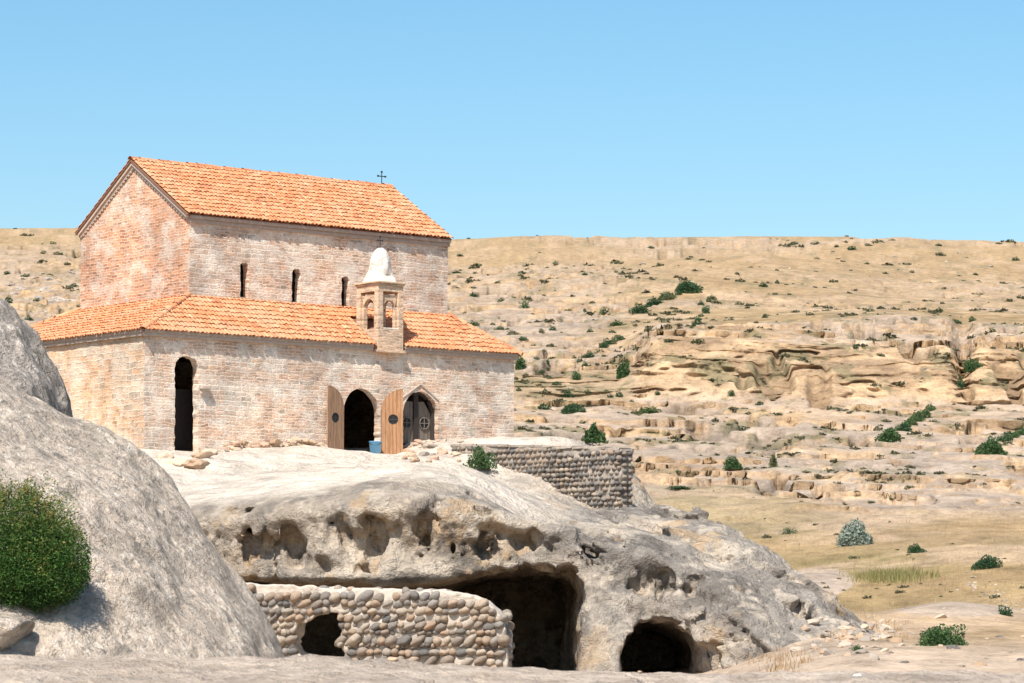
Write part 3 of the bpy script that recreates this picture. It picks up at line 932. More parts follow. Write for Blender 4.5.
RV, RQ = surface_nets(GF, (ox, oy, oz), hv)
GFs = GF
rdep = tps(HF, RV[:, :2]) - RV[:, 2]
rpx, rpy = project(RV)
terr = sstep(0.28, 0.02, rdep) if False else 1 - sstep(0.05, 0.35, rdep)
na = (fbm(RV * 0.8, 4) * .5 + .5)[:, None].clip(0, 1)
nb = (fbm(RV * 2.1 + 7, 4) * .5 + .5)[:, None].clip(0, 1)
c_terr = np.array([0.77, 0.66, 0.545])      # trodden pale dust on the terrace
c_grey = np.array([0.315, 0.275, 0.235])       # weathered crust
c_dark = np.array([0.17, 0.148, 0.125])
c_tan = np.array([0.50, 0.385, 0.275])       # fresh sandstone
c_och = np.array([0.50, 0.335, 0.185])
c_pale = np.array([0.62, 0.52, 0.41])
lobx = fbm(RV * 0.5 + 3, 4)
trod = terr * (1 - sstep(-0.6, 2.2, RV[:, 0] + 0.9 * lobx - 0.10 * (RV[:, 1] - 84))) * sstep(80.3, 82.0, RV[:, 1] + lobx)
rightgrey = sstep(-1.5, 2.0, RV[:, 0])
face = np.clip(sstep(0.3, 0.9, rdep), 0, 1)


def patch(sc, o, a, b):
    return sstep(a, b, fbm(RV * np.array(sc) + o, 5, .62) * .5 + .5)[:, None]
RC = c_tan * (1 - na) + c_grey * na
def lay(c, m):
    global RC
    RC = RC * (1 - m) + c * m
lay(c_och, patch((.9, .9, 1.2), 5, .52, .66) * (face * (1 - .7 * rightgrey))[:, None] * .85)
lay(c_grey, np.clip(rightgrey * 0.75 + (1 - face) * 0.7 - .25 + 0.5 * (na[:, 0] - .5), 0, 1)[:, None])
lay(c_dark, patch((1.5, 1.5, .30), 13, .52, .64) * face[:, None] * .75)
lay(c_dark, patch((.8, .8, .5), 83, .54, .66) * .7)          # dark streaks of crust
lay(c_pale, patch((.55, .55, .8), 21, .54, .64) * .75)         # pale scars
lay(c_pale, patch((1.7, 1.7, 2.0), 27, .58, .68) * .6)
lay(c_och, patch((.8, .8, .8), 41, .60, .72) * .6)
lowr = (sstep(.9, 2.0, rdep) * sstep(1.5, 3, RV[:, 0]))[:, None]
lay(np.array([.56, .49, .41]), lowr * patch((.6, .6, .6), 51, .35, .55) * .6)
trod = trod[:, None] * (0.7 + 0.3 * nb)
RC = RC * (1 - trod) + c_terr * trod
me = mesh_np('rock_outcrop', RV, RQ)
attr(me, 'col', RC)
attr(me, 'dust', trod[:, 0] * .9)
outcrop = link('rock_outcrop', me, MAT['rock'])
tag(outcrop, kind='structure')


def on_rock(px, py, y0=76.0, y1=104.0):
    """first point of the outcrop along a line of sight"""
    prev = None
    for Y in np.arange(y0, y1, 0.04):
        p = at(px, py, Y)
        i, j, k = [int(round((p[q] - (ox, oy, oz)[q]) / hv)) for q in range(3)]
        if 0 <= i < nx and 0 <= j < ny and 0 <= k < nz and GFs[i, j, k] < 0:
            return p
    return None


# ================================================================== STONES
def ico(sub):
    bm = bmesh.new()
    bmesh.ops.create_icosphere(bm, subdivisions=sub, radius=1)
    v = np.array([x.co[:] for x in bm.verts])
    f = np.array([[q.index for q in x.verts] for x in bm.faces])
    bm.free()
    return v, f


ICO2, ICO3, ICO4 = ico(2), ico(3), ico(4)


def rot(ax, ay, az):
    return np.array(Matrix.Rotation(az, 3, 'Z') @ Matrix.Rotation(ay, 3, 'Y') @ Matrix.Rotation(ax, 3, 'X'))


def blob(tmpl, sx, sy, sz, seed, rough_=0.18, fr_=1.1, cut=0):
    v, f = tmpl
    o = (seed * 7.31) % 50
    r = 1 + rough_ * fbm(v * fr_ + o, 3)
    p = v * r[:, None]
    rg = np.random.default_rng(seed)
    for _ in range(cut):            # flat broken faces
        n = rg.normal(size=3)
        n /= np.linalg.norm(n)
        d = p @ n
        lim = rg.uniform(0.55, 0.85)
        p = p - np.clip(d - lim, 0, None)[:, None] * n * 0.9
    return p * np.array([sx, sy, sz]), f


def stones_mesh(name, items, mat, parent=None, tmpl=ICO2):
    """items: (centre, sx,sy,sz, euler, seed, rnd)"""
    Vs, Fs, Rs = [], [], []
    n = 0
    for c, sx, sy, sz, e, sd, r in items:
        v, f = blob(tmpl, sx, sy, sz, sd)
        v = v @ rot(*e).T + np.array(c)
        Vs.append(v)
        Fs.append(f + n)
        n += len(v)
        Rs.append(np.full(len(v), r))
    me = mesh_np(name, np.concatenate(Vs), np.concatenate(Fs))
    attr(me, 'rnd', np.concatenate(Rs))
    return link(name, me, mat, parent)


# ================================================================== COBBLE WALLS
def wall_core(name, outline_fn, W, Hh, T, mat, parent, step=0.05, seed=0, hole=None, endround=0.0):
    """rough mortar core by surface nets in a local frame: x along, y depth (front at 0), z up"""
    h = step
    ex = np.arange(-0.35, W + 0.35, h)
    ey = np.arange(-0.3, T + 0.3, h)
    ez = np.arange(-0.3, Hh + 0.5, h)
    x, y, z = np.meshgrid(ex, ey, ez, indexing='ij')
    p = stack(x, y, z).astype(np.float32)
    top = outline_fn(x)
    d = np.maximum.reduce([z - top, -y, y - T, x - W, -x])
    if endround:
        qx = np.maximum(x - (W - endround), 0)
        qz = np.maximum(z - (top - endround * 0.8), 0)
        d = np.where((qx > 0) & (qz > 0), np.maximum(d, np.sqrt(qx ** 2 + qz ** 2) - endround), d)
    if hole is not None:
        hd = poly_sd(hole, x[:, 0, :], z[:, 0, :])[:, None, :] + fbm(p * 3.1 + 77, 3) * 0.16
        d = np.maximum(d, -hd)
    d = d + fbm(p * 2.0 + seed, 2) * 0.06 + fbm(p * 6.0 + seed, 2) * 0.03
    d[0] = 1; d[-1] = 1; d[:, 0] = 1; d[:, -1] = 1; d[:, :, 0] = 1; d[:, :, -1] = 1
    V, Q = surface_nets(d.astype(np.float32), (ex[0], ey[0], ez[0]), h)
    me = mesh_np(name, V, Q)
    return link(name, me, mat, parent)


# ---- low wall of big river cobbles closing the overhang
A = at(236, 585, 78.0)
B = at(506, 600, 76.6)
cw_len = math.hypot(B[0] - A[0], B[1] - A[1])
cw = empty('cobble_wall', (A[0], A[1], -2.0), math.atan2(B[1] - A[1], B[0] - A[0]))
tag(cw, 'low wall of big river cobbles in pale mortar with a ragged hole, under the rock overhang', 'wall')
sx_ = cw_len / (506 - 236)
ztop = lambda py, Y: at(0, py, Y)[2] + 2.0
cw_top = lambda x: np.interp(x / sx_ + 236, [230, 250, 300, 350, 400, 440, 462, 485, 506], [ztop(579, 78), ztop(583, 78), ztop(587, 77.7), ztop(588, 77.5), ztop(589, 77.2), ztop(591, 77), ztop(594, 76.9), ztop(600, 76.8), ztop(618, 76.6)])
hole = [((px - 236) * sx_, ztop(py, 77.6)) for px, py in [(296, 634), (300, 622), (315, 616), (326, 613), (340, 612), (341, 628), (337, 641), (344, 650), (346, 690), (302, 690), (306, 660), (297, 646)]]
wall_core('mortar', cw_top, cw_len, 2.6, 0.75, MAT['mortar'], cw, 0.045, 3, hole, 0.65)
items = []
z = 0.14
row = 0
hp = np.array(hole)
while z < 2.72:
    rh = random.choice([0.15, 0.19, 0.23, 0.27])
    x = random.uniform(-0.05, 0.1)
    while x < cw_len + 0.05:
        w = rh * random.uniform(0.7, 1.6)
        tz = float(cw_top(np.array([x]))[0])
        if random.random() < 0.03:
            w *= 1.5
        zc = z + random.uniform(-.03, .03)
        if zc + rh * .42 < tz - 0.02 and poly_sd(hole, np.array([x + w / 2]), np.array([zc]))[0] > rh * 0.22 and random.random() < 0.97 and x + w / 2 < cw_len:
            lean = random.uniform(0.6, 1.3) if row % 3 else random.uniform(-0.1, 0.6)
            items.append(((x + w / 2, random.uniform(-0.04, 0.06), zc), w * 0.54, rh * random.uniform(0.5, 0.8), rh * random.uniform(.36, .50), (random.uniform(-.2, .2), -lean * 0.6, random.uniform(-.2, .2)), random.randrange(9999), random.random()))
        x += w * random.uniform(0.78, 0.94)
    z += rh * 0.80
    row += 1
zz = 0.2
while zz < 1.95:                                     # the rounded end
    for yy in (0.3, 0.6):
        items.append(((cw_len + random.uniform(-.12, -.02) - .12 * max(0, zz - 1.9), yy, zz + random.uniform(-.05, .05)), 0.14, random.uniform(.12, .17), random.uniform(.1, .14), (random.uniform(-.3, .3), 0, random.uniform(-.3, .3)), random.randrange(9999), random.random()))
    zz += random.uniform(.22, .3)
for x in np.arange(0.1, cw_len, 0.36):              # half sunk in the rough top
    if random.random() < 0.45:
        tz = float(cw_top(np.array([x]))[0])
        items.append(((x, random.uniform(.05, .3), tz - .05), random.uniform(.1, .18), .13, random.uniform(.08, .12), (0, random.uniform(-.4, .4), random.uniform(0, 3)), random.randrange(9999), random.uniform(.5, .9)))
stones_mesh('cobblestone_facing', items, MAT['cobble'], cw, ICO3)

# ---- terrace retaining wall of small cobbles, right of the church
A = at(452, 445, 97.3)
B = at(621, 449, 92.6)
tw_len = math.hypot(B[0] - A[0], B[1] - A[1])
tzb = at(0, 530, 92.6)[2] - 0.3
tw = empty('terrace_wall', (A[0], A[1], tzb), math.atan2(B[1] - A[1], B[0] - A[0]))
tag(tw, 'coursed terrace wall of small dark cobbles on the rock right of the church', 'wall')
tA, tB = A[2] - tzb, B[2] - tzb
tw_top = lambda x: np.interp(x / tw_len, [0, 0.3, 0.6, 0.9, 1], [tA, tA * .75 + tB * .25, tA * .4 + tB * .6 + .02, tB + .05, tB - .03]) + 0 * x
wall_core('mortar', tw_top, tw_len, tA, 0.55, MAT['mortar_grey'], tw, 0.055, 8)
items = []
z = 0.05
row = 0
while z < tA:
    rh = random.uniform(0.14, 0.19)
    x = random.uniform(-0.03, 0.05)
    while x < tw_len:
        w = rh * random.uniform(0.7, 1.6)
        tz = float(tw_top(np.array([x])))
        if z + rh * .5 < tz and random.random() < .96 and x + w * .5 < tw_len:
            items.append(((x + w / 2, random.uniform(-.04, .01), z + random.uniform(-.015, .015)), w * .52, rh * .6, rh * .47, (random.uniform(-.2, .2), random.uniform(-.5, .5), 0), random.randrange(9999), random.random()))
        x += w * 1.06
    z += rh * 1.0
    row += 1
z = .1
while z < tB - .1:
    for yy in (.15, .4):
        items.append(((tw_len + .0, yy, z), .09, .12, .075, (0, 0, 0), random.randrange(9999), random.random()))
    z += .18
stones_mesh('cobblestone_facing', items, MAT['cobble_dark'], tw, ICO2)
capm = MB()
x = -0.05
while x < tw_len:
    w = random.uniform(.3, .6)
    tz = float(tw_top(np.array([x + w / 2])))
    capm.box(x, min(x + w - .015, tw_len + .02), -.03, .56, tz - .05, tz + .02 + random.uniform(0, .03), jit=.02)
    x += w
capm.build('coping', MAT['mortar_grey'], tw, bevel=0.02)

# ================================================================== CHURCH
church = empty('church', tuple(C0), math.radians(90) - PH)
tag(church, 'old brick and rubble church with orange tiled roofs and a small bell tower', 'church')
LL, WL = 14.73, 10.27           # lower block
ua, ub = 2.86, 13.37            # upper block along the front
va, vb = 1.88, 8.39
zl, zt, zu, zr = 3.77, 5.07, 7.77, 9.81
vm = (va + vb) / 2


def arch_outline(x0, x1, z0, zspring, ztop_, n=14, pointed=0.0):
    xc, hw = (x0 + x1) / 2, (x1 - x0) / 2
    pts = [(x0, z0), (x1, z0)]
    for k in range(n + 1):
        a = math.pi * k / n
        c, s = math.cos(a), math.sin(a)
        pts.append((xc + hw * c, zspring + (ztop_ - zspring) * (s ** (1 - pointed))))
    return pts


def panel(name, origin, axis, W, topfn, z0, holes, mat, parent, thick=0.3, step=0.13, amp_=0.022, ztops=None, edge_jit=0.02):
    """wall sheet in the church frame: axis 'x' (front, facing -y), '-x' (back), 'y' (west, facing -x), '-y' (east)"""
    hs_ = [[(x, z) for x, z in h] for h in holes]
    zs = np.arange(z0, 20, step)
    pts, edges = [], []
    outline = []
    top_x = sorted(set([0.0, W] + ([W / 2] if ztops else [])))
    outline += [(0.0, z0), (W, z0)]
    for z in zs[1:]:
        if z < topfn(W) - 0.05:
            outline.append((W, z))
    nx_ = int(W / step)
    for k in range(nx_ + 1):
        x = W * (1 - k / nx_)
        outline.append((x, topfn(x)))
    for z in zs[:0:-1]:
        if z < topfn(0) - 0.05:
            outline.append((0.0, z))
    bx = [(W * k / nx_, z0) for k in range(1, nx_)]
    outline = [outline[0]] + bx + outline[1:]
    n = len(outline)
    pts += outline
    edges += [(i, (i + 1) % n) for i in range(n)]
    loops = []
    for h in hs_:
        dens = []
        for i in range(len(h)):
            a, b = Vector(h[i]), Vector(h[(i + 1) % len(h)])
            m = max(1, int((b - a).length / (step * 0.8)))
            for q in range(m):
                pnt = a.lerp(b, q / m)
                dens.append((pnt.x + random.uniform(-edge_jit, edge_jit), pnt.y + random.uniform(-edge_jit, edge_jit)))
        s = len(pts)
        pts += dens
        edges += [(s + i, s + (i + 1) % len(dens)) for i in range(len(dens))]
        loops.append((s, len(dens), dens))
    for x in np.arange(step / 2, W, step):
        for z in np.arange(z0 + step / 2, topfn(W / 2) + 1, step):
            if z > topfn(x) - step * 0.6 or x > W - step * .4:
                continue
            if any(abs(poly_sd(l[2], np.array([x]), np.array([z]))[0]) < step * .4 or poly_sd(l[2], np.array([x]), np.array([z]))[0] < 0 for l in loops):
                continue
            pts.append((x + random.uniform(-.03, .03), z + random.uniform(-.03, .03)))
    r = geometry.delaunay_2d_cdt([Vector(p) for p in pts], edges, [], 0, 1e-5)
    vs = [(v.x, v.y) for v in r[0]]
    tri = np.array([list(t) for t in r[2]])
    va_ = np.array(vs)
    cen = va_[tri].mean(1)
    keep = np.array([poly_sd(outline, cen[:, 0], cen[:, 1]) < 0])[0]
    for l in loops:
        keep &= ~(poly_sd(l[2], cen[:, 0], cen[:, 1]) < 0)
    tri = tri[keep]

    def place(x, z, d):
        if axis == 'x':
            return (origin[0] + x, origin[1] + d, z)
        if axis == '-x':
            return (origin[0] - x, origin[1] - d, z)
        if axis == 'y':
            return (origin[0] + d, origin[1] - x, z)
        return (origin[0] - d, origin[1] + x, z)

    V3 = [place(x, z, 0) for x, z in vs]
    UV = [(x, z) for x, z in vs]
    faces = [tuple(t) for t in tri]
    # back sheet
    nb_ = len(V3)
    V3 += [place(x, z, thick) for x, z in vs]
    UV += UV
    faces += [tuple(i + nb_ for i in t[::-1]) for t in tri]
    # reveals
    m = {}
    for i, (x, z) in enumerate(vs):
        m[(round(x, 4), round(z, 4))] = i
    for s, c, dens in loops:
        ids_ = [m.get((round(x, 4), round(z, 4))) for x, z in dens]
        if None in ids_:
            ids_ = [int(np.argmin(((va_ - np.array(d)) ** 2).sum(1))) for d in dens]
        for i in range(c):
            a, b = ids_[i], ids_[(i + 1) % c]
            faces.append((a, b, b + nb_, a + nb_))
    V3 = np.array(V3)
    wn = stack(fbm(V3 * 1.1 + 3, 3), fbm(V3 * 1.1 + 60, 3), 0 * V3[:, 0]) * amp_ + stack(fbm(V3 * 4.0 + 13, 2), fbm(V3 * 4.0 + 80, 2), 0 * V3[:, 0]) * amp_ * 0.5
    V3 = V3 + wn
    me = D.meshes.new(name)
    me.from_pydata([tuple(v) for v in V3], [], faces)
    me.update()
    a = me.attributes.new('wuv', 'FLOAT_VECTOR', 'POINT')
    a.data.foreach_set('vector', np.array([(u, v, 0) for u, v in UV], np.float32).ravel())
    bm = bmesh.new()
    bm.from_mesh(me)
    bmesh.ops.recalc_face_normals(bm, faces=bm.faces)
    bm.to_mesh(me)
    bm.free()
    return link(name, me, mat, parent)


west_door = arch_outline(1.14, 2.01, -0.05, 2.62, 3.03)
main_door = arch_outline(7.59, 9.04, 0.12, 1.50, 2.33)
side_win = arch_outline(10.02, 11.48, 0.45, 1.45, 2.33, pointed=0.12)
slits = [arch_outline(c - .165, c + .165, zb, zt_ - .14, zt_) for c, zb, zt_ in ((5.0 - ua, 5.22, 6.34), (7.05 - ua, 5.18, 6.29), (9.05 - ua, 5.16, 6.18))]
panel('aisle_wall', (0, 0), 'x', LL, lambda x: zl, -1.5, [west_door, main_door, side_win], MAT['front'], church)
panel('aisle_wall', (LL, WL), '-x', LL, lambda x: zl, -1.5, [], MAT['front'], church, step=.4)
panel('aisle_wall', (0, WL), 'y', WL, lambda x: zl, -1.5, [], MAT['west'], church)
panel('aisle_wall', (LL, 0), '-y', WL, lambda x: zl, -1.5, [], MAT['front'], church, step=.4)
WU = vb - va
gab = lambda x: zu + (zr - zu - .08) * (1 - abs(x - WU / 2) / (WU / 2))
panel('nave_wall', (ua, va), 'x', ub - ua, lambda x: zu, 4.3, slits, MAT['front'], church)
panel('nave_wall', (ub, vb), '-x', ub - ua, lambda x: zu, 4.3, [], MAT['front'], church, step=.4)
panel('gable_wall', (ua, vb), 'y', WU, gab, 4.3, [], MAT['gable'], church, ztops=True)
panel('gable_wall', (ub, va), '-y', WU, gab, 4.3, [], MAT['front'], church, step=.3, ztops=True)
mb = MB()
mb.box(.3, LL - .3, .3, WL - .3, -.3, .1)
mb.build('floor', MAT['floor'], church)

# window behind the slits: dark leaded panes set deep in the wall
for c, zb, zt_ in ((5.0, 5.22, 6.34), (7.05, 5.18, 6.29), (9.05, 5.16, 6.18)):
    mb = MB()
    mb.box(c - .2, c + .2, va + .40, va + .43, zb - .05, zt_ + .05)
    mb.build('slit_window', MAT['dark_glass'], church)

# cornices under the eaves: two brick courses
mb = MB()
for y0, z0, z1 in ((-.10, zl - .20, zl - .10), (-.13, zl - .10, zl)):
    mb.box(-.10 if y0 > -.12 else -.13, 8.72, y0, .05, z0, z1)
    mb.box(10.0, LL + (.10 if y0 > -.12 else .13), y0, .05, z0, z1)
    mb.box(-.10 if y0 > -.12 else -.13, .05, .05, WL, z0, z1)
    mb.box(LL - .05, LL + (.10 if y0 > -.12 else .13), .05, WL, z0, z1)
    mb.box(-.1, LL + .1, WL - .05, WL - y0, z0, z1)
mb.build('aisle_cornice', MAT['cornice'], church, bevel=.012)
mb = MB()
for d, z0, z1 in ((.06, zu - .30, zu - .17), (.12, zu - .17, zu - .06)):
    mb.box(ua - .02, ub + .05, va - d, va + .05, z0, z1)
    mb.box(ua - .02, ub + .05, vb - .05, vb + d, z0, z1)
mb.build('nave_cornice', MAT['cornice'], church, bevel=.012)
# pale raking verge with a dentil course on both gables
for ux, sgn in ((ua, -1), (ub, 1)):
    mb = MB()
    for s in (-1, 1):
        e = Vector((0, s * (WU / 2 + .04), zu - .04))
        r_ = Vector((0, 0, zr - .02))
        dvec = (r_ - e)
        ln = dvec.length
        dvec.normalize()
        nrm = Vector((0, -dvec.z * s * -1, 0))
        up = Vector((0, -s * dvec.z * -1, abs(dvec.y))).normalized()
        for d0, d1, t0, t1 in ((-.19, -.10, 0.0, .06), (-.10, .0, 0.0, .12)):
            pts = []
            for tpos in (0, ln):
                for dd in (d0, d1):
                    for xx in (0.01, t1):
                        p = e + dvec * tpos + up * dd
                        if tpos == ln:
                            p = Vector((0, 0, zr - .02 + dd / abs(dvec.y) ))
                        pts.append((ux + sgn * xx, vm + p.y, p.z))
            mb.add(pts, [(0, 1, 3, 2), (4, 6, 7, 5), (0, 4, 5, 1), (2, 3, 7, 6), (0, 2, 6, 4), (1, 5, 7, 3)])
        k = 0.15
        while k < ln - .2:
            p = e + dvec * k + up * -.235
            a_ = p + dvec * .07
            q = []
            for base in (p, a_):
                for dd in (0, .08):
                    for xx in (.0, .05):
                        w_ = base + up * dd
                        q.append((ux + sgn * xx, vm + w_.y, w_.z))
            mb.add(q, [(0, 1, 3, 2), (4, 6, 7, 5), (0, 4, 5, 1), (2, 3, 7, 6), (0, 2, 6, 4), (1, 5, 7, 3)])
            k += .17
    mb.build('gable_cornice', MAT['verge'], church)


# ---- barrel tile roofs
def tile_plane(mb, e0, e1, up, length, inside, tw=0.150, row=0.29):
    """e0-e1 eave line, up: unit vector up the slope; inside(s,t) keeps a tile"""
    e0, e1, up = Vector(e0), Vector(e1), Vector(up).normalized()
    al = (e1 - e0)
    L = al.length
    al.normalize()
    nrm = al.cross(up).normalized()
    if nrm.z < 0:
        nrm = -nrm
    nc_ = int(L / tw)
    nr_ = int(math.ceil(length / row))
    for c in range(nc_ + 1):
        s = (c + .5) * L / (nc_ + 1)
        cj = random.uniform(-.014, .014)
        co_ = random.uniform(-.035, .035)
        for r in range(nr_):
            t0 = (r * row + co_ + random.uniform(-.02, .02)) if r else -0.03 + random.uniform(-.015, .015)
            t1 = min((r + 1) * row + co_ + 0.05, length)
            if t1 <= t0 or not inside(s, (t0 + t1) / 2):
                continue
            vs = []
            rr0, rr1 = tw * .50, tw * .42
            lift0, lift1 = .032 + random.uniform(-.01, .012), .004
            sk = random.uniform(-.012, .012)
            for t, rr, lf, ss in ((t0, rr0, lift0, s + cj + sk), (t1, rr1, lift1, s + cj)):
                for q in range(6):
                    a = math.pi * q / 5
                    vs.append(e0 + al * (ss - rr * math.cos(a)) + up * t + nrm * (lf + rr * .72 * math.sin(a)))
            # lower lip has thickness
            for q in range(6):
                a = math.pi * q / 5
                vs.append(e0 + al * (s + cj + sk - rr0 * .8 * math.cos(a)) + up * (t0 + .002) + nrm * (lift0 - .012 + rr0 * .5 * math.sin(a)))
            fs = [(q, q + 1, q + 7, q + 6) for q in range(5)] + [(q + 1, q, q + 12, q + 13) for q in range(5)]
            mb.add(vs, fs)


def ridge_tiles(mb, a, b, rad=.12, seg=.36):
    a, b = Vector(a), Vector(b)
    d = (b - a)
    L = d.length
    d.normalize()
    side = d.cross(Vector((0, 0, 1))).normalized()
    up = side.cross(d).normalized()
    n = int(L / seg)
    for k in range(n):
        vs = []
        r0 = rad * random.uniform(.95, 1.1)
        dz = random.uniform(-.012, .012)
        for t, rr in ((k * L / n - .03, r0), ((k + 1) * L / n, r0 * .85)):
            for q in range(7):
                an = math.pi * q / 6
                vs.append(a + d * t + side * rr * math.cos(an) + up * (rr * .8 * math.sin(an) + dz))
        mb.add(vs, [(q, q + 1, q + 8, q + 7) for q in range(6)])


def underlay(mb, pts, th=.05):
    n = len(pts)
    P = [Vector(p) for p in pts]
    nr_ = (P[1] - P[0]).cross(P[2] - P[0]).normalized()
    if nr_.z < 0:
        nr_ = -nr_
    vs = [p for p in P] + [p - nr_ * th for p in P]
    mb.add(vs, [tuple(range(n)), tuple(range(2 * n - 1, n - 1, -1))] + [(i, i + n, (i + 1) % n + n, (i + 1) % n) for i in range(n)], .3)


ov = .17
sl = (zr - zu) / (WU / 2)
ex0, ex1 = ua - .16, ub + .07
ez_ = zu - ov * sl + .03
mb, un = MB(), MB()
ulen = math.hypot(WU / 2 + ov, (WU / 2 + ov) * sl)
tile_plane(mb, (ex0, va - ov, ez_ + .05), (ex1, va - ov, ez_ + .05), (0, 1, sl), ulen, lambda s, t: True)
tile_plane(mb, (ex1, vb + ov, ez_ + .05), (ex0, vb + ov, ez_ + .05), (0, -1, sl), ulen, lambda s, t: True)
underlay(un, [(ex0, va - ov + .04, ez_ + .03), (ex1, va - ov + .04, ez_ + .03), (ex1, vm, zr + .03), (ex0, vm, zr + .03)])
underlay(un, [(ex0, vb + ov - .04, ez_ + .03), (ex1, vb + ov - .04, ez_ + .03), (ex1, vm, zr + .03), (ex0, vm, zr + .03)])
ridge_tiles(mb, (ex0, vm, zr + .05), (ex1, vm, zr + .05), .13)
roof = mb.build('nave_roof', MAT['tile'], church)
un.build('roof_deck', MAT['under'], roof)
# aisle roof: four hipped slopes round the nave
mb, un = MB(), MB()
fs_, ws_, es_ = (zt - zl) / va, (zt - zl) / ua, (zt - zl) / (LL - ub)
zo = zl + .03
o_ = .17
cor = {'fl': (-o_, -o_ * 1.0), 'fr': (LL + o_, -o_), 'bl': (-o_, WL + o_), 'br': (LL + o_, WL + o_)}
inn = {'fl': (ua, va), 'fr': (ub, va), 'bl': (ua, vb), 'br': (ub, vb)}
for a, b, upv in (('fl', 'fr', (0, 1)), ('fr', 'br', (-1, 0)), ('br', 'bl', (0, -1)), ('bl', 'fl', (1, 0))):
    Ea, Eb = cor[a], cor[b]
    Ia, Ib = inn[a], inn[b]
    runA = abs((Ia[0] - Ea[0]) * upv[0] + (Ia[1] - Ea[1]) * upv[1])
    rise_ = zt - (zl - .10)
    slope = rise_ / runA
    L = math.hypot(Eb[0] - Ea[0], Eb[1] - Ea[1])
    dx, dy = (Eb[0] - Ea[0]) / L, (Eb[1] - Ea[1]) / L
    sa = (Ia[0] - Ea[0]) * dx + (Ia[1] - Ea[1]) * dy
    sb = (Ib[0] - Ea[0]) * dx + (Ib[1] - Ea[1]) * dy
    ln = math.hypot(runA, rise_)

    def ins(s, t, sa=sa, sb=sb, L=L, ln=ln, dxx=dx, Eax=Ea[0], dyy=dy):
        f = t / ln
        if not (sa * f - .02 < s < L - (L - sb) * f + .02):
            return False
        if dxx > .9:                       # the bell tower stands through the front slope
            u_ = Eax + s
            if 8.80 < u_ < 9.96 and t < 1.75:
                return False
        return True

    z0 = zl - .10
    tile_plane(mb, (*Ea, z0 + .07), (*Eb, z0 + .07), (upv[0], upv[1], slope), ln, ins)
    underlay(un, [(Ea[0] + upv[0] * .04, Ea[1] + upv[1] * .04, z0 + .05), (Eb[0] + upv[0] * .04, Eb[1] + upv[1] * .04, z0 + .05), (*Ib, zt + .05), (*Ia, zt + .05)])
for k in cor:
    ridge_tiles(mb, (*cor[k], zl - .02), (*inn[k], zt + .10), .12)
roof = mb.build('aisle_roof', MAT['tile'], church)
un.build('roof_deck', MAT['under'], roof)
def cross_mb(mb, x, y, z, h, w, r):
    mb.tube([(x, y, z), (x, y, z + h)], r, 6)
    zz_ = z + h * .66
    mb.tube([(x - w / 2, y, zz_), (x + w / 2, y, zz_)], r, 6)
    for px_, pz_ in ((x - w / 2, zz_), (x + w / 2, zz_), (x, z + h)):
        mb.box(px_ - r * 1.7, px_ + r * 1.7, y - r * 1.2, y + r * 1.2, pz_ - r * 1.7, pz_ + r * 1.7)


mb = MB()
cross_mb(mb, 13.0, vm, zr + .1, .46, .32, .017)
mb.build('roof_cross', MAT['iron'], church)

# ---- bell tower
tx0, tx1, ty0, ty1 = 8.86, 9.90, -.16, 1.02
bt = empty('bell_tower')
bt.parent = church


def wuv(o):
    me = o.data
    co = np.empty(len(me.vertices) * 3, np.float32)
    me.vertices.foreach_get('co', co)
    co = co.reshape(-1, 3)
    a = me.attributes.new('wuv', 'FLOAT_VECTOR', 'POINT')
    a.data.foreach_set('vector', np.stack([co[:, 0] + co[:, 1], co[:, 2], 0 * co[:, 0]], 1).astype(np.float32).ravel())
    return o


mb = MB()
mb.box(tx0, tx1, ty0, ty1, 3.60, 4.30)
mb.box(tx0 - .06, tx1 + .06, ty0 - .06, ty1, 3.52, 3.62)
wuv(mb.build('base', MAT['tower_brick'], bt, bevel=.012))
for x in (tx0, tx1 - .21):
    for y in (ty0, ty1 - .21):
        mb = MB()
        mb.box(x, x + .21, y, y + .21, 4.30, 5.52)
        wuv(mb.build('pillar', MAT['tower_brick'], bt, bevel=.012))


def arch_panel(mb, w, z0, z1, hw, zs, n=10):
    """flat strip with an arched opening in x(0..w), z; returns outline faces (front at y=0, back y=.14)"""
    xc = w / 2
    arc = [(xc + hw * math.cos(math.pi * k / n), zs + hw * math.sin(math.pi * k / n)) for k in range(n + 1)]
    left = [(0, z0), (xc - hw, z0)] + [(xc - hw, zs)]
    mb.prism([(0, z0), (xc - hw, z0), (xc - hw, zs), (0, zs)], 0, .14)
    mb.prism([(xc + hw, z0), (w, z0), (w, zs), (xc + hw, zs)], 0, .14)
    for k in range(n):
        a, b = arc[k + 1], arc[k]
        xa = w * (1 - (k + 1) / n)
        xb = w * (1 - k / n)
        mb.prism([a, b, (xb, z1), (xa, z1)], 0, .14)


def tower_side(along, cx, cy):
    m2 = MB()
    w = (tx1 - tx0 - .42) if along == 'x' else (ty1 - ty0 - .42)
    arch_panel(m2, w, 4.30, 5.42, w * .36, 5.03)
    if along == 'x':
        m2.v = [(cx + x, cy + y, z) for x, y, z in m2.v]
    else:
        m2.v = [(cx + y, cy + x, z) for x, y, z in m2.v]
    wuv(m2.build('arch', MAT['tower_brick'], bt))


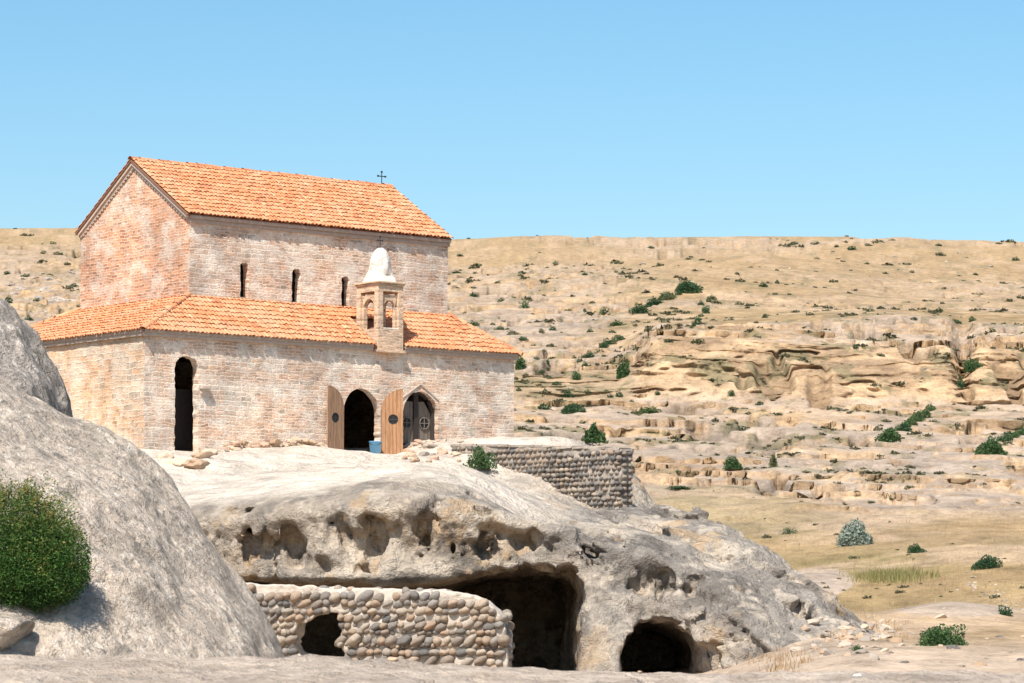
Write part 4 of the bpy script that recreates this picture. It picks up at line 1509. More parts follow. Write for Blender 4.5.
tower_side('x', tx0 + .21, ty0 + .07)
tower_side('x', tx0 + .21, ty1 - .21)
tower_side('y', tx0 + .07, ty0 + .21)
tower_side('y', tx1 - .21, ty0 + .21)
mb = MB()
mb.box(tx0 + .004, tx1 - .004, ty0 + .004, ty1 - .004, 5.52, 5.73)
mb.box(tx0 - .03, tx1 + .03, ty0 - .03, ty1 + .03, 5.73, 5.79)
mb.box(tx0 - .07, tx1 + .07, ty0 - .07, ty1 + .07, 5.79, 5.85)
wuv(mb.build('cornice', MAT['tower_brick'], bt, bevel=.01))
mb = MB()
mb.box(tx0 + .12, tx1 - .12, ty0 + .02, ty0 + .2, 4.30, 4.34, jit=.01)
mb.build('sill', MAT['plaster'], bt)
prof = [(.53, 5.84), (.53, 5.92), (.50, 6.00), (.44, 6.10), (.39, 6.22), (.355, 6.38), (.345, 6.52), (.315, 6.66), (.26, 6.80), (.19, 6.91), (.10, 6.99), (.0, 7.02)]
vs, fs = [], []
nn = 28
for r, z in prof:
    for q in range(nn):
        a = 2 * math.pi * q / nn
        sq = 1 + .10 * math.cos(4 * a + math.pi) * max(0, (6.4 - z)) * 1.2
        vs.append((9.38 + r * sq * math.cos(a), .43 + r * sq * math.sin(a), z))
vs = np.array(vs)
vs[:-nn] += (fbm(vs[:-nn] * 3.0, 3)[:, None] + .7 * (fbm(vs[:-nn] * np.array([2, 2, 4.5]) + 9, 2)[:, None] > .25)) * np.array([.085, .085, .03]) * np.clip((vs[:-nn, 2:3] - 5.85) * 6, 0, 1)
for k in range(len(prof) - 1):
    fs += [(k * nn + q, k * nn + (q + 1) % nn, (k + 1) * nn + (q + 1) % nn, (k + 1) * nn + q) for q in range(nn)]
mb = MB()
mb.add([tuple(v) for v in vs], fs)
mb.build('dome', MAT['plaster'], bt, smooth=True)
mb = MB()
cross_mb(mb, 9.38, .43, 6.99, .40, .18, .013)
mb.build('cross', MAT['iron'], bt)
mb = MB()
pr = [(.0, .34), (.06, .33), (.1, .26), (.13, .12), (.17, .03), (.16, .0)]
vs = [(9.38 + r * math.cos(2 * math.pi * q / 14), .43 + r * math.sin(2 * math.pi * q / 14), 4.92 + z) for r, z in pr for q in range(14)]
mb.add(vs, [(k * 14 + q, k * 14 + (q + 1) % 14, (k + 1) * 14 + (q + 1) % 14, (k + 1) * 14 + q) for k in range(5) for q in range(14)])
mb.tube([(9.38, .43, 5.2), (9.38, .43, 5.55)], .02)
mb.build('bell', MAT['iron'], bt, smooth=True)


# ---- doors
def leaf(name, w, hmin, hmax, mat, flip, label, hinge, ang):
    """quarter arched door leaf, local x from hinge to free edge"""
    e = empty(name, (hinge[0], hinge[1], hinge[2]), ang)
    e.parent = church
    e['label'] = label
    n = 10
    arc = [(w * (1 - math.cos(math.pi / 2 * k / n)), hmin + (hmax - hmin) * math.sin(math.pi / 2 * k / n)) for k in range(n + 1)]
    cx, cz, r = w * .54, 1.12, .165
    outline = [(0, 0), (w, 0)] + arc[::-1]
    circ = [(cx + r * math.cos(2 * math.pi * k / 20), cz + r * math.sin(2 * math.pi * k / 20)) for k in range(20)]
    pts = [Vector(p) for p in outline + circ]
    no = len(outline)
    ed = [(i, (i + 1) % no) for i in range(no)] + [(no + i, no + (i + 1) % 20) for i in range(20)]
    rr = geometry.delaunay_2d_cdt(pts, ed, [], 0, 1e-6)
    v2 = np.array([tuple(v) for v in rr[0]])
    tr = np.array([list(t) for t in rr[2]])
    cen = v2[tr].mean(1)
    tr = tr[(poly_sd(outline, cen[:, 0], cen[:, 1]) < 0) & ~(poly_sd(circ, cen[:, 0], cen[:, 1]) < 0)]
    T = .05
    nb_ = len(v2)
    V = [(x, -T / 2, z) for x, z in v2] + [(x, T / 2, z) for x, z in v2]
    fcs = [tuple(t) for t in tr] + [tuple(i + nb_ for i in t[::-1]) for t in tr]
    lk = lambda p: int(np.argmin(((v2 - np.array(p)) ** 2).sum(1)))
    for lp in (outline, circ):
        ii = [lk(p) for p in lp]
        fcs += [(ii[i], ii[(i + 1) % len(ii)], ii[(i + 1) % len(ii)] + nb_, ii[i] + nb_) for i in range(len(ii))]
    mb = MB()
    mb.add(V, fcs)
    pn = mb.build('board', mat, e)
    # rim, battens
    mb = MB()
    mb.tube([(x, 0, z) for x, z in arc], .03, 6)
    mb.tube([(.01, 0, 0), (.01, 0, hmin)], .028, 6)
    mb.build('rim', MAT['frame' if flip else 'wood_old'], e)
    mb = MB()
    mb.tube([(cx + r * math.cos(2 * math.pi * k / 20), 0, cz + r * math.sin(2 * math.pi * k / 20)) for k in range(21)], .026, 6)
    mb.tube([(cx - r, 0, cz), (cx + r, 0, cz)], .014, 5)
    mb.tube([(cx, 0, cz - r), (cx, 0, cz + r)], .014, 5)
    mb.build('round_window', MAT['frame'], e)
    mb = MB()
    mb.box(cx - r, cx + r, -.004, .004, cz - r, cz + r)
    mb.build('pane', MAT['dark_glass'], e)
    return e


leaf('door_leaf', .74, 1.40, 2.13, MAT['wood_old'], False, 'weathered open leaf left of the doorway', (7.56, -.06, .2), math.radians(180 + 10))
# right hand leaf: the hinge is on its left in view
leaf('door_leaf', .69, 1.38, 2.10, MAT['wood'], False, 'orange open leaf right of the doorway', (9.10, -.06, .22), math.radians(-38))
mb = MB()
mb.box(7.3, 9.6, -.55, .05, .02, .17, jit=.03)
mb.box(7.0, 7.7, -.42, -.05, .0, .13, jit=.03)
mb.build('doorstep', MAT['verge'], church, bevel=.03)
# closed arched double window door
cw_ = empty('arched_window')
cw_.parent = church
fr0 = arch_outline(10.03, 11.47, .5, 1.45, 2.32, 18, .12)
mb = MB()
mb.tube([(x, .28, z) for x, z in fr0[1:]] + [(fr0[0][0], .28, fr0[0][1])], .085, 8)
mb.box(10.66, 10.84, .24, .36, .5, 2.25)
mb.box(10.1, 11.4, .25, .36, .5, .62)
mb.build('frame', MAT['frame'], cw_)
for x0, x1 in ((10.1, 10.67), (10.83, 11.4)):
    mb = MB()
    mb.prism([(x0, .5), (x1, .5), (x1, 2.0 if x0 < 10.5 else 1.6), ((x0 + x1) / 2 + (.0), 2.02), (x0, 1.6 if x0 < 10.5 else 2.0)], .31, .345)
    pnl = mb.build('panel', MAT['wood_grey'], cw_)
    mb = MB()
    xm = (x0 + x1) / 2
    circ = [(xm + .19 * math.cos(2 * math.pi * k / 20), 1.30 + .19 * math.sin(2 * math.pi * k / 20)) for k in range(20)]
    mb.prism(circ, .285, .315)
    mb.build('pane', MAT['dark_glass'], pnl)
    mb = MB()
    mb.tube([(x, .28, z) for x, z in circ + circ[:1]], .02, 6)
    mb.tube([(xm - .19, .275, 1.30), (xm + .19, .275, 1.30)], .014, 5)
    mb.tube([(xm, .275, 1.11), (xm, .275, 1.49)], .014, 5)
    mb.build('tracery', MAT['wood_grey'], pnl)
mb = MB()
for (xa, za), (xb, zb_) in (((9.95, 2.05), (10.74, 2.56)), ((10.74, 2.56), (11.5, 2.05))):
    a_, b_ = Vector((xa, za)), Vector((xb, zb_))
    dn_ = (b_ - a_).normalized()
    pn_ = Vector((-dn_.y, dn_.x)) * .03
    q = [a_ - pn_, b_ - pn_, b_ + pn_, a_ + pn_]
    mb.prism([(p.x, p.y) for p in q], -.025, .05)
mb.build('hood_mould', MAT['cornice'], church, bevel=.02)
mb = MB()
mb.box(2.03, 2.40, -.16, .1, 2.02, 2.13, jit=.02)
mb.box(2.08, 2.2, -.08, .1, 1.88, 2.02, jit=.02)
mb.build('bracket', MAT['verge'], church, bevel=.02)
mb = MB()
mb.box(1.02, 2.6, .95, 1.0, -.05, 1.95)
mb.box(1.02, 2.6, .93, 1.02, 1.95, 2.05)
mb.build('side_door', MAT['frame'], church)
mb = MB()
mb.box(1.05, 2.1, -.12, .45, -.25, .06, jit=.03)
mb.build('threshold', MAT['verge'], church, bevel=.03)

# blue bucket in the doorway
bp_ = ch(8.72, -.22, .17)
bk = empty('bucket', tuple(bp_))
tag(bk, 'light blue plastic bucket standing in the open church doorway', 'bucket')
mb = MB()
ring = [(.15, 0), (.205, .42), (.22, .43), (.205, .44), (.19, .42), (.14, .02), (0, .02)]
vs = [(r * math.cos(2 * math.pi * q / 18), r * math.sin(2 * math.pi * q / 18), z) for r, z in ring for q in range(18)]
mb.add(vs, [(k * 18 + q, k * 18 + (q + 1) % 18, (k + 1) * 18 + (q + 1) % 18, (k + 1) * 18 + q) for k in range(6) for q in range(18)] + [tuple(range(17, -1, -1))])
mb.build('body', MAT['bucket'], bk, smooth=True)
mb = MB()
mb.tube([(-.205 * math.cos(math.pi * k / 12), -.205 * math.sin(math.pi * k / 12) * .9, .41 - .1 * math.sin(math.pi * k / 12)) for k in range(13)], .007, 5)
mb.build('handle', MAT['iron'], bk)

# ================================================================== BOULDERS IN FRONT
def hf_rock(name, sil, Ys, run, zbase, mat, px0, px1, ncol=260, nrow=150, back=4.0, pw=1.5, amp_=0.10, seed=1, fr_=1.0):
    cs = np.linspace(px0, px1, ncol)
    sy = np.interp(cs, [a for a, _ in sil], [b for _, b in sil])
    k = np.hanning(9)
    k /= k.sum()
    sy = np.convolve(np.pad(sy, 4, 'edge'), k, 'valid')
    zs = np.array([at(c, s, Ys)[2] for c, s in zip(cs, sy)])
    t = np.concatenate([np.linspace(-.55, 0, 30, endpoint=False), np.linspace(0, 1, nrow)])
    T, ZS = np.meshgrid(t, zs, indexing='ij')
    X = np.broadcast_to((cs - 512) / F * Ys, T.shape)
    Y = Ys - run * T
    Z = np.where(T > 0, ZS - (ZS - zbase) * np.abs(T) ** pw, ZS - back * T ** 2 * 3)
    V = np.stack([X, Y, Z], -1).reshape(-1, 3)
    n = fbm(V * fr_ * .9 + seed, 4) * amp_ + fbm(V * fr_ * 4.0 + seed, 3) * amp_ * .28 + np.abs(fbm(V * fr_ * 2.2 + seed + 9, 3)) * amp_ * .3
    ck = np.abs(fbm(V * np.array([.35, .8, .5]) * fr_ + seed * 3, 3))
    n = n - (1 - sstep(0.0, .035, ck)) * amp_ * .55 * sstep(.45, .6, vnoise(V * .5 * fr_ + seed))
    n = n + (sstep(.50, .56, vnoise(V * .55 * fr_ + seed + 31)) - .5) * amp_ * .45
    V = V + n[:, None] * np.array([.35, -.45, .8])
    nr_, nc_ = T.shape
    ii = np.arange(nr_ * nc_).reshape(nr_, nc_)
    Q_ = np.stack([ii[:-1, :-1], ii[1:, :-1], ii[1:, 1:], ii[:-1, 1:]], -1).reshape(-1, 4)[:, ::-1]
    me = mesh_np(name, V, Q_)
    return link(name, me, mat), V


big, BV = hf_rock('boulder', [(-500, 240), (-150, 310), (0, 378), (50, 404), (100, 428), (130, 447), (160, 476), (182, 504), (210, 541), (240, 576), (265, 611), (283, 652), (297, 700), (320, 760), (360, 830)],
                  30.0, 7.0, -1.9, MAT['boulder'], -480, 350, 420, 200, seed=4, amp_=.12)
tag(big, 'huge pale speckled boulder sloping down across the left foreground, with a bush on it', 'boulder')
up, UV_ = hf_rock('boulder', [(-400, 225), (-100, 255), (-30, 283), (0, 297), (14, 311), (28, 333), (42, 356), (54, 380), (63, 402), (68, 420), (73, 470), (80, 560), (95, 700)],
                  44.0, 5.0, -1.5, MAT['boulder_grey'], -380, 95, 260, 120, seed=11, amp_=.22, pw=2.2, back=3)
tag(up, 'grey rounded boulder at the left edge in front of the church west wall', 'boulder')


def on_boulder(px, py):
    bx, by = project(BV)
    d = (bx - px) ** 2 + (by - py) ** 2
    near = np.nonzero(d < 30)[0]
    if not len(near):
        near = [int(np.argmin(d))]
    return BV[min(near, key=lambda i: BV[i, 1])]


bq = on_boulder(10, 640)
sm_c = bq + np.array([-.10, .0, .10])
v, f = blob(ICO4, .27, .30, .19, 77, .25, 1.3, 4)
me = mesh_np('rock', v, f)
small = link('rock', me, MAT['boulder'], None, tuple(sm_c))
tag(small, 'small angular rock resting on the big boulder below the green bush', 'rock')
# near ledge along the bottom of the view
lsil = [(-400, 650), (0, 655), (60, 653), (120, 656), (200, 659), (290, 660), (350, 661), (400, 659), (450, 663), (500, 664), (560, 668), (620, 669), (700, 671), (770, 674), (840, 672), (900, 676), (960, 674), (1024, 677), (1400, 680)]
led, LV = hf_rock('rock_ledge', lsil, 17.0, 6.0, -.75, MAT['ledge'], -400, 1420, 700, 110, back=2.0, pw=1.3, amp_=.055, seed=23, fr_=2.2)
tag(led, kind='structure')
for px, py, wpx, lab in [(392, 657, 9, 'small brown stone lying on the near rock ledge under the cobble wall'), (858, 675, 8, 'white pebble lying on the near rock ledge'), (640, 667, 5, 'small tan pebble on the near ledge below the second cave')]:
    lx, ly = project(LV)
    q = LV[int(np.argmin((lx - px) ** 2 + (ly - py - 2) ** 2 + (LV[:, 1] > 16.99) * 1e4))]
    v, f = blob(ICO3, wpx / F * 17 * .6, wpx / F * 17 * .45, wpx / F * 17 * .3, int(px), .25, 1.3, 4)
    pm = mesh_np('pebble', v, f)
    attr(pm, 'rnd', np.full(len(v), .95 if px == 858 else .3))
    tag(link('pebble', pm, MAT['plaster'] if px == 858 else MAT['rubble_warm'], None, tuple(q + np.array([0, 0, .008]))), lab, 'pebble')

# ================================================================== VEGETATION
def leaf_cloud(n, shape, ls, rg, low=.12):
    """n small leaf faces in clumps spread through a lumpy volume; shape(dir)->radius"""
    d = rg.normal(size=(n, 3))
    d /= np.linalg.norm(d, axis=1)[:, None]
    d[:, 2] = np.where(d[:, 2] < 0, d[:, 2] * low * 2.0, d[:, 2]) if low > .2 else np.abs(d[:, 2]) - low
    rad = rg.random(n) ** 0.45
    lump = 1 + .42 * fbm(d * 1.9 + rg.random() * 40, 3)
    p = d * (rad * lump)[:, None] * np.array(shape)
    clump = fbm(p * (3.2 / max(shape)) + 5 + rg.random() * 30, 2)
    keep = (clump > -.35) | (rad > .9)
    p, d, rad, clump = p[keep], d[keep], rad[keep], clump[keep]
    n = len(p)
    a = rg.normal(size=(n, 3)) + d * .8 + np.array([0, 0, .5])
    a /= np.linalg.norm(a, axis=1)[:, None]
    b = np.cross(a, rg.normal(size=(n, 3)))
    b /= np.linalg.norm(b, axis=1)[:, None]
    s = ls * rg.uniform(.6, 1.4, n)[:, None]
    V = np.stack([p - b * s * .35, p + a * s * .5 - 0 * b, p + b * s * .35, p - a * s * .5], 1).reshape(-1, 3)
    Qd = np.arange(4 * n).reshape(n, 4)
    r = np.clip(.42 + .45 * clump + rg.normal(0, .16, n), 0, 1)
    tip = np.clip((rad - .75) * 4, 0, 1) * np.clip((p[:, 2] / shape[2] - .35) * 2, 0, 1) * (rg.random(n) < .6)
    return V, Qd, np.repeat(r, 4), np.repeat(tip, 4)


def foliage(name, n, shape, ls, seed, mat, parent=None, loc=None, stems=True):
    rg = np.random.default_rng(seed)
    V, Qd, r, tip = leaf_cloud(n, shape, ls, rg)
    me = mesh_np(name, V, Qd, False)
    attr(me, 'rnd', r)
    attr(me, 'tip', tip)
    return link(name, me, mat, parent, loc)


def stems_mesh(mb, shape, n, r0):
    for k in range(n):
        a = random.uniform(0, 6.28)
        q = random.uniform(.25, .8)
        e = (math.cos(a) * shape[0] * q, math.sin(a) * shape[1] * q, shape[2] * random.uniform(.45, .85))
        mb.tube([(0, 0, -.05 * shape[2]), (e[0] * .4, e[1] * .4, e[2] * .5), e], [r0, r0 * .7, r0 * .3], 5)


# the green bush on the big boulder
bb = on_boulder(28, 592)
bush = empty('bush', tuple(bb + np.array([0, 0, -.03])))
tag(bush, 'bright green rounded bush with yellowish twig tips growing on the big boulder', 'bush')
rg = np.random.default_rng(3)
Vs, Qs, Rs, Ts = [], [], [], []
nv = 0
for cx, cz, sx, sz, nn_ in [(-.05, .0, .46, 1.02, 34000), (-.42, .0, .42, 1.06, 18000), (.16, .0, .40, .92, 28000), (.36, -.03, .24, .62, 11000), (-.12, .3, .36, .9, 12000), (.22, .2, .36, .8, 12000)]:
    V, Qd, r, tip = leaf_cloud(nn_, (sx, .42, sz * .86), .019, rg, .26)
    V = V + np.array([cx, -.06, cz * .6 + .30])
    Vs.append(V); Qs.append(Qd + nv); Rs.append(r); Ts.append(tip)
    nv += len(V)
me = mesh_np('foliage', np.concatenate(Vs), np.concatenate(Qs), False)
attr(me, 'rnd', np.concatenate(Rs))
attr(me, 'tip', np.concatenate(Ts))
link('foliage', me, MAT['bush'], bush)
bush.scale = (.93, 1, .80)
Vs, Qs, Rs, Ts = [], [], [], []
nv = 0
for k in range(520):
    a_ = rg.uniform(-.3, math.pi + .3)
    rr_ = rg.uniform(.80, 1.0)
    c0 = np.array([-.10 + .60 * rr_ * math.cos(a_) * rg.uniform(.5, 1), rg.uniform(-.38, .25), .30 + .92 * rr_ * max(-.1, math.sin(a_)) * rg.uniform(.8, 1)])
    dr = np.array([math.cos(a_) * .6, -.15, .9]) + rg.normal(0, .22, 3)
    dr /= np.linalg.norm(dr)
    L_ = rg.uniform(.06, .20)
    m_ = 16
    t_ = np.repeat(np.linspace(0, 1, m_), 1)
    p_ = c0 + dr * (t_ * L_)[:, None] + rg.normal(0, .007, (m_, 3))
    u_ = rg.normal(size=(m_, 3)) * .6 + dr
    u_ /= np.linalg.norm(u_, axis=1)[:, None]
    w_ = np.cross(u_, rg.normal(size=(m_, 3)))
    w_ /= np.linalg.norm(w_, axis=1)[:, None]
    s_ = .018
    Vs.append(np.stack([p_ - w_ * s_ * .3, p_ + u_ * s_ * .6, p_ + w_ * s_ * .3, p_ - u_ * s_ * .6], 1).reshape(-1, 3))
    Qs.append(np.arange(4 * m_).reshape(m_, 4) + nv)
    nv += 4 * m_
    Rs.append(np.repeat(np.clip(rg.normal(.45, .2, m_), 0, 1), 4))
    Ts.append(np.repeat((t_ > .45) * (rg.random() < .65) * 1.0, 4))
me = mesh_np('shoots', np.concatenate(Vs), np.concatenate(Qs), False)
attr(me, 'rnd', np.concatenate(Rs))
attr(me, 'tip', np.concatenate(Ts))
link('shoots', me, MAT['bush'], bush)
mb = MB()
stems_mesh(mb, (.5, .4, .85), 16, .018)
mb.build('stem', MAT['twig'], bush)

# hillside shrub kinds: unit meshes shared by copies
VARI = {}
for kind, mat in (('dark', 'shrub'), ('green', 'shrub_green'), ('olive', 'shrub_olive'), ('silver', 'shrub_silver')):
    for v in range(4):
        rg = np.random.default_rng(100 + v + 10 * len(VARI))
        V, Qd, r, tip = leaf_cloud(520, (.5, .5, .8), .13, rg)
        me = mesh_np('shrub', V, Qd, False)
        attr(me, 'rnd', r)
        me.materials.append(MAT[mat])
        VARI[kind, v] = me
shrub_n = 0


def shrub(px, py, w, h, label, kind='dark', group=None, p=None):
    global shrub_n
    if p is None:
        p = on_ground(px, py + h * .42)
    s = p[1] / F
    o = D.objects.new('shrub', VARI[kind, shrub_n % 4])
    COL.objects.link(o)
    o.location = tuple(p - np.array([0, 0, .04 * h * s]))
    o.scale = (w * s * 1.05, w * s * .9, h * s * 1.15)
    o.rotation_euler = (0, 0, random.uniform(0, 6.28))
    tag(o, label, 'shrub', group)
    shrub_n += 1
    return o


def big_shrub(px, py, w, h, label, mat, n=4600, name='shrub', p=None, ls=None):
    if p is None:
        p = on_ground(px, py + h * .45)
    s = p[1] / F
    e = empty(name, tuple(p))
    tag(e, label, 'shrub')
    foliage('foliage', n, (w * s * .5, w * s * .45, h * s * .95), ls or h * s * .10, int(px * 7 + py), MAT[mat], e)
    mb = MB()
    stems_mesh(mb, (w * s * .5, w * s * .45, h * s * .9), 8, h * s * .02)
    mb.build('stem', MAT['twig'], e)
    return e


big_shrub(852, 532, 38, 25, 'large silvery grey-green shrub in the open dry grass right of the rock', 'shrub_silver')
big_shrub(984, 561, 29, 14, 'dark green dome-shaped shrub near the right edge of the dry grass', 'shrub')
big_shrub(914, 548, 19, 9, 'small dark low shrub between the silvery shrub and the dark dome-shaped one', 'shrub')
big_shrub(938, 634, 56, 24, 'wide spreading green shrub behind the loose rubble at lower right', 'shrub_green')
big_shrub(788, 529, 19, 8, 'low straggly shrub in the grass just left of the silvery shrub', 'shrub', 1200)
big_shrub(733, 462, 18, 12, 'round green bush on the slabs above the grassy field', 'shrub_green')
big_shrub(772, 460, 9, 14, 'slender upright pale shrub beside the round green bush on the slabs', 'shrub_olive', 1200)
big_shrub(889, 432, 24, 17, 'largest green shrub at the lower end of the green gully on the right', 'shrub_green')
big_shrub(973, 364, 19, 13, 'bushy green shrub at the top of the cleft in the ochre cliff', 'shrub_green')
big_shrub(990, 445, 28, 18, 'sprawling green shrub beside the pale slab at the right edge', 'shrub_green')
big_shrub(687, 285, 26, 14, 'dense dark shrub at the very top of the dark gully on the mid slope', 'shrub')
big_shrub(623, 369, 15, 17, 'tall dark green shrub left of the ochre cliff', 'shrub_green')
big_shrub(573, 405, 26, 12, 'broad dark shrub on the slope just right of the church end', 'shrub')
big_shrub(520, 360, 11, 15, 'narrow green shrub peeping out beside the church roof corner', 'shrub_green', 1200)
wp = at(594, 441, 99.0)
big_shrub(594, 432, 25, 19, 'bright green bush behind the right end of the terrace wall', 'shrub_green', p=wp)
wp2 = at(481, 467, 95.2)
big_shrub(481, 456, 34, 23, 'green leafy plant growing at the left foot of the terrace wall', 'shrub_green', 1500, 'plant', p=wp2 + np.array([0, -.3, 0]))
for px, py, w, h, lab, kd in [
    (930, 406, 13, 8, 'smallest shrub, highest of the row in the green gully on the right', 'green'), (917, 414, 17, 10, 'shrub in the green gully just below its highest one', 'green'),
    (903, 424, 18, 12, 'mid-green shrub just above the largest one in the green gully', 'dark'), (960, 381, 8, 16, 'narrow upright shrub inside the cleft of the ochre cliff', 'dark'),
    (1003, 436, 18, 11, 'dark shrub touching the sprawling green one at the right edge', 'dark'), (740, 425, 25, 9, 'flat dark shrub on the slabs below the ochre cliff', 'dark'),
    (731, 391, 9, 8, 'round little dark shrub at the foot of the ochre cliff', 'green'), (698, 340, 16, 6, 'flat olive shrub just above the ochre cliff', 'olive'),
    (640, 308, 24, 12, 'widest shrub at the lower end of the dark gully on the mid slope', 'dark'), (655, 301, 24, 10, 'middle shrub of the dark gully on the mid slope', 'dark'),
    (667, 295, 19, 8, 'olive shrub halfway up the dark gully on the mid slope', 'olive'), (617, 322, 17, 7, 'flat green shrub left of the foot of the dark gully', 'green'),
    (605, 310, 12, 8, 'small dark shrub left of the dark gully, above a flat green one', 'dark'), (576, 375, 12, 11, 'round pale green shrub left of the tall dark one', 'green'),
    (568, 393, 12, 9, 'dark round shrub just above the broad shrub by the church end', 'dark'), (544, 403, 18, 8, 'low dark shrub nearest the church end', 'dark'),
    (619, 393, 9, 9, 'small round shrub below the tall dark green shrub', 'dark'), (650, 409, 22, 8, 'flat green shrub with an olive one touching its left side', 'green'),
    (637, 411, 12, 7, 'olive shrub touching the left of a flat green shrub', 'olive'), (525, 302, 11, 11, 'solitary green shrub on the slope above the church roof end', 'green'),
    (697, 319, 9, 12, 'lower of two shrubs in the short gully above the ochre cliff', 'dark'), (706, 309, 8, 10, 'upper of two shrubs in the short gully above the ochre cliff', 'dark'),
    (713, 296, 10, 7, 'olive shrub above the short gully', 'olive'), (972, 318, 9, 6, 'dark shrub by the pale rocks at upper right', 'dark'),
    (855, 346, 7, 5, 'single tiny shrub on the bare slope above the middle of the ochre cliff', 'dark'), (1001, 609, 15, 12, 'dark shrub among the stones near the right edge', 'dark'),
    (854, 647, 12, 8, 'little green shrub growing in the loose rubble', 'green'), (73, 283, 13, 7, 'dark shrub left of the gable, above the pale boulder', 'dark'),
    (61, 309, 12, 8, 'dark shrub just above the left aisle roof', 'dark'), (53, 238, 9, 6, 'highest shrub on the hill left of the gable', 'dark'),
]:
    shrub(px, py, w, h, lab, kd)
GR = [
    ('little dark shrub high up near the crest line of the hill', 'dark', 'shrubs along the crest', [(817, 242, 15, 4), (794, 243, 12, 4), (781, 243, 6, 3), (852, 244, 10, 5), (869, 244, 13, 4), (651, 245, 9, 3), (818, 257, 9, 5), (892, 239.5, 8, 2), (940, 244, 7, 3), (1000, 243, 8, 2), (1016, 258, 9, 5), (838, 243, 6, 3)]),
    ('tiny dark shrub dotted on the upper right slope above the ochre cliff', 'dark', 'shrubs on the upper right slope', [(764, 283, 11, 6), (778, 281, 6, 5), (807, 299, 7, 6), (870, 309, 9, 6), (940, 309, 8, 5), (956, 321, 12, 5), (992, 328, 8, 6), (740, 302, 10, 4), (868, 263, 6, 3), (976, 271, 6, 3), (913, 270, 6, 3), (737, 272, 6, 3), (765, 316, 8, 4), (914, 316, 9, 3), (880, 354, 10, 3)]),
    ('small green shrub in the row behind the lower roof end', 'green', 'shrubs behind the lower roof end', [(474, 323, 12, 6), (487, 325, 12, 6), (500, 327, 12, 5), (512, 332, 14, 6), (522, 336, 15, 5)]),
    ('small dark shrub in the broken line running down left of the ochre cliff', 'dark', 'shrubs in the broken line left of the cliff', [(590, 352, 13, 8), (600, 347, 14, 9), (608, 340, 11, 8), (575, 352, 7, 6), (585, 361, 8, 6), (621, 337, 10, 6)]),
    ('tiny shrub on the slope just right of the nave wall', 'dark', 'shrubs right of the nave wall', [(531, 281, 9, 5), (474, 293, 13, 6), (456, 270, 10, 3), (455, 279, 10, 3), (498, 265, 8, 4), (569, 308, 10, 4), (585, 273, 6, 5), (476, 264, 12, 3), (528, 268, 7, 3), (548, 262, 6, 3), (590, 330, 9, 5), (553, 328, 8, 5), (541, 330, 7, 5), (460, 251, 8, 3)]),
    ('tiny dark shrub on the lower slabs below the ochre cliff', 'dark', 'shrubs on the lower slabs', [(909, 466, 13, 4), (907, 485, 11, 5), (890, 493, 10, 6), (870, 502, 9, 3), (842, 503, 8, 4), (519, 389, 7, 4), (556, 383, 11, 4), (657, 392, 8, 5), (683, 416, 7, 5), (541, 368, 7, 4), (700, 408, 8, 4), (851, 440, 7, 5), (866, 437, 6, 5), (759, 403, 9, 5), (551, 432, 8, 8), (679, 487, 30, 4), (668, 403, 7, 5), (777, 413, 10, 3)]),
    ('tiny dark shrub on the hill left of the church gable', 'dark', 'shrubs left of the gable', [(42, 250, 8, 4), (58, 250, 11, 4), (29, 317, 10, 6), (7, 297, 10, 9), (25, 275, 11, 4), (6, 272, 8, 4), (66, 262, 8, 3), (45, 262, 7, 3), (36, 299, 8, 4), (78, 303, 6, 5)]),
]
for lab, kd, g, pts in GR:
    for q in pts:
        shrub(*q, lab, kd if random.random() < .8 else 'olive', g)

def along(a, b, n, w0, w1, h0, h1, sp=3.0):
    r = []
    for _ in range(n):
        t = random.random()
        ww = random.uniform(w0, w1)
        r.append((a[0] + (b[0] - a[0]) * t + random.gauss(0, sp), a[1] + (b[1] - a[1]) * t + random.gauss(0, sp * .45), ww, random.uniform(h0, h1)))
    return r


for lab, kd, g, pts in [
    ('small dark shrub crowding the long diagonal gully on the mid slope', 'dark', 'shrubs in the long diagonal gully', along((632, 311), (694, 283), 26, 7, 16, 4, 9) + along((572, 358), (618, 338), 12, 6, 11, 4, 7)),
    ('small green shrub filling the green gully on the right between larger ones', 'green', 'small shrubs in the right green gully', along((884, 436), (942, 402), 20, 7, 13, 5, 9, 2.0)),
    ('small green shrub on the bank at the right edge above the field', 'green', 'shrubs at the right edge', along((978, 452), (1022, 428), 12, 7, 14, 5, 9)),
    ('small shrub in the short dark gully above the ochre cliff', 'dark', 'shrubs in the short gully', along((692, 328), (716, 292), 8, 5, 8, 4, 7)),
    ('tiny dark shrub in the scatter on the slope between church and cliff', 'dark', 'scattered shrubs between church and cliff', [(random.uniform(455, 640), random.uniform(262, 425), random.uniform(4, 9), random.uniform(2.5, 6)) for _ in range(46)]),
]:
    for q in pts:
        shrub(*q, lab, kd if random.random() < .75 else 'olive', g)

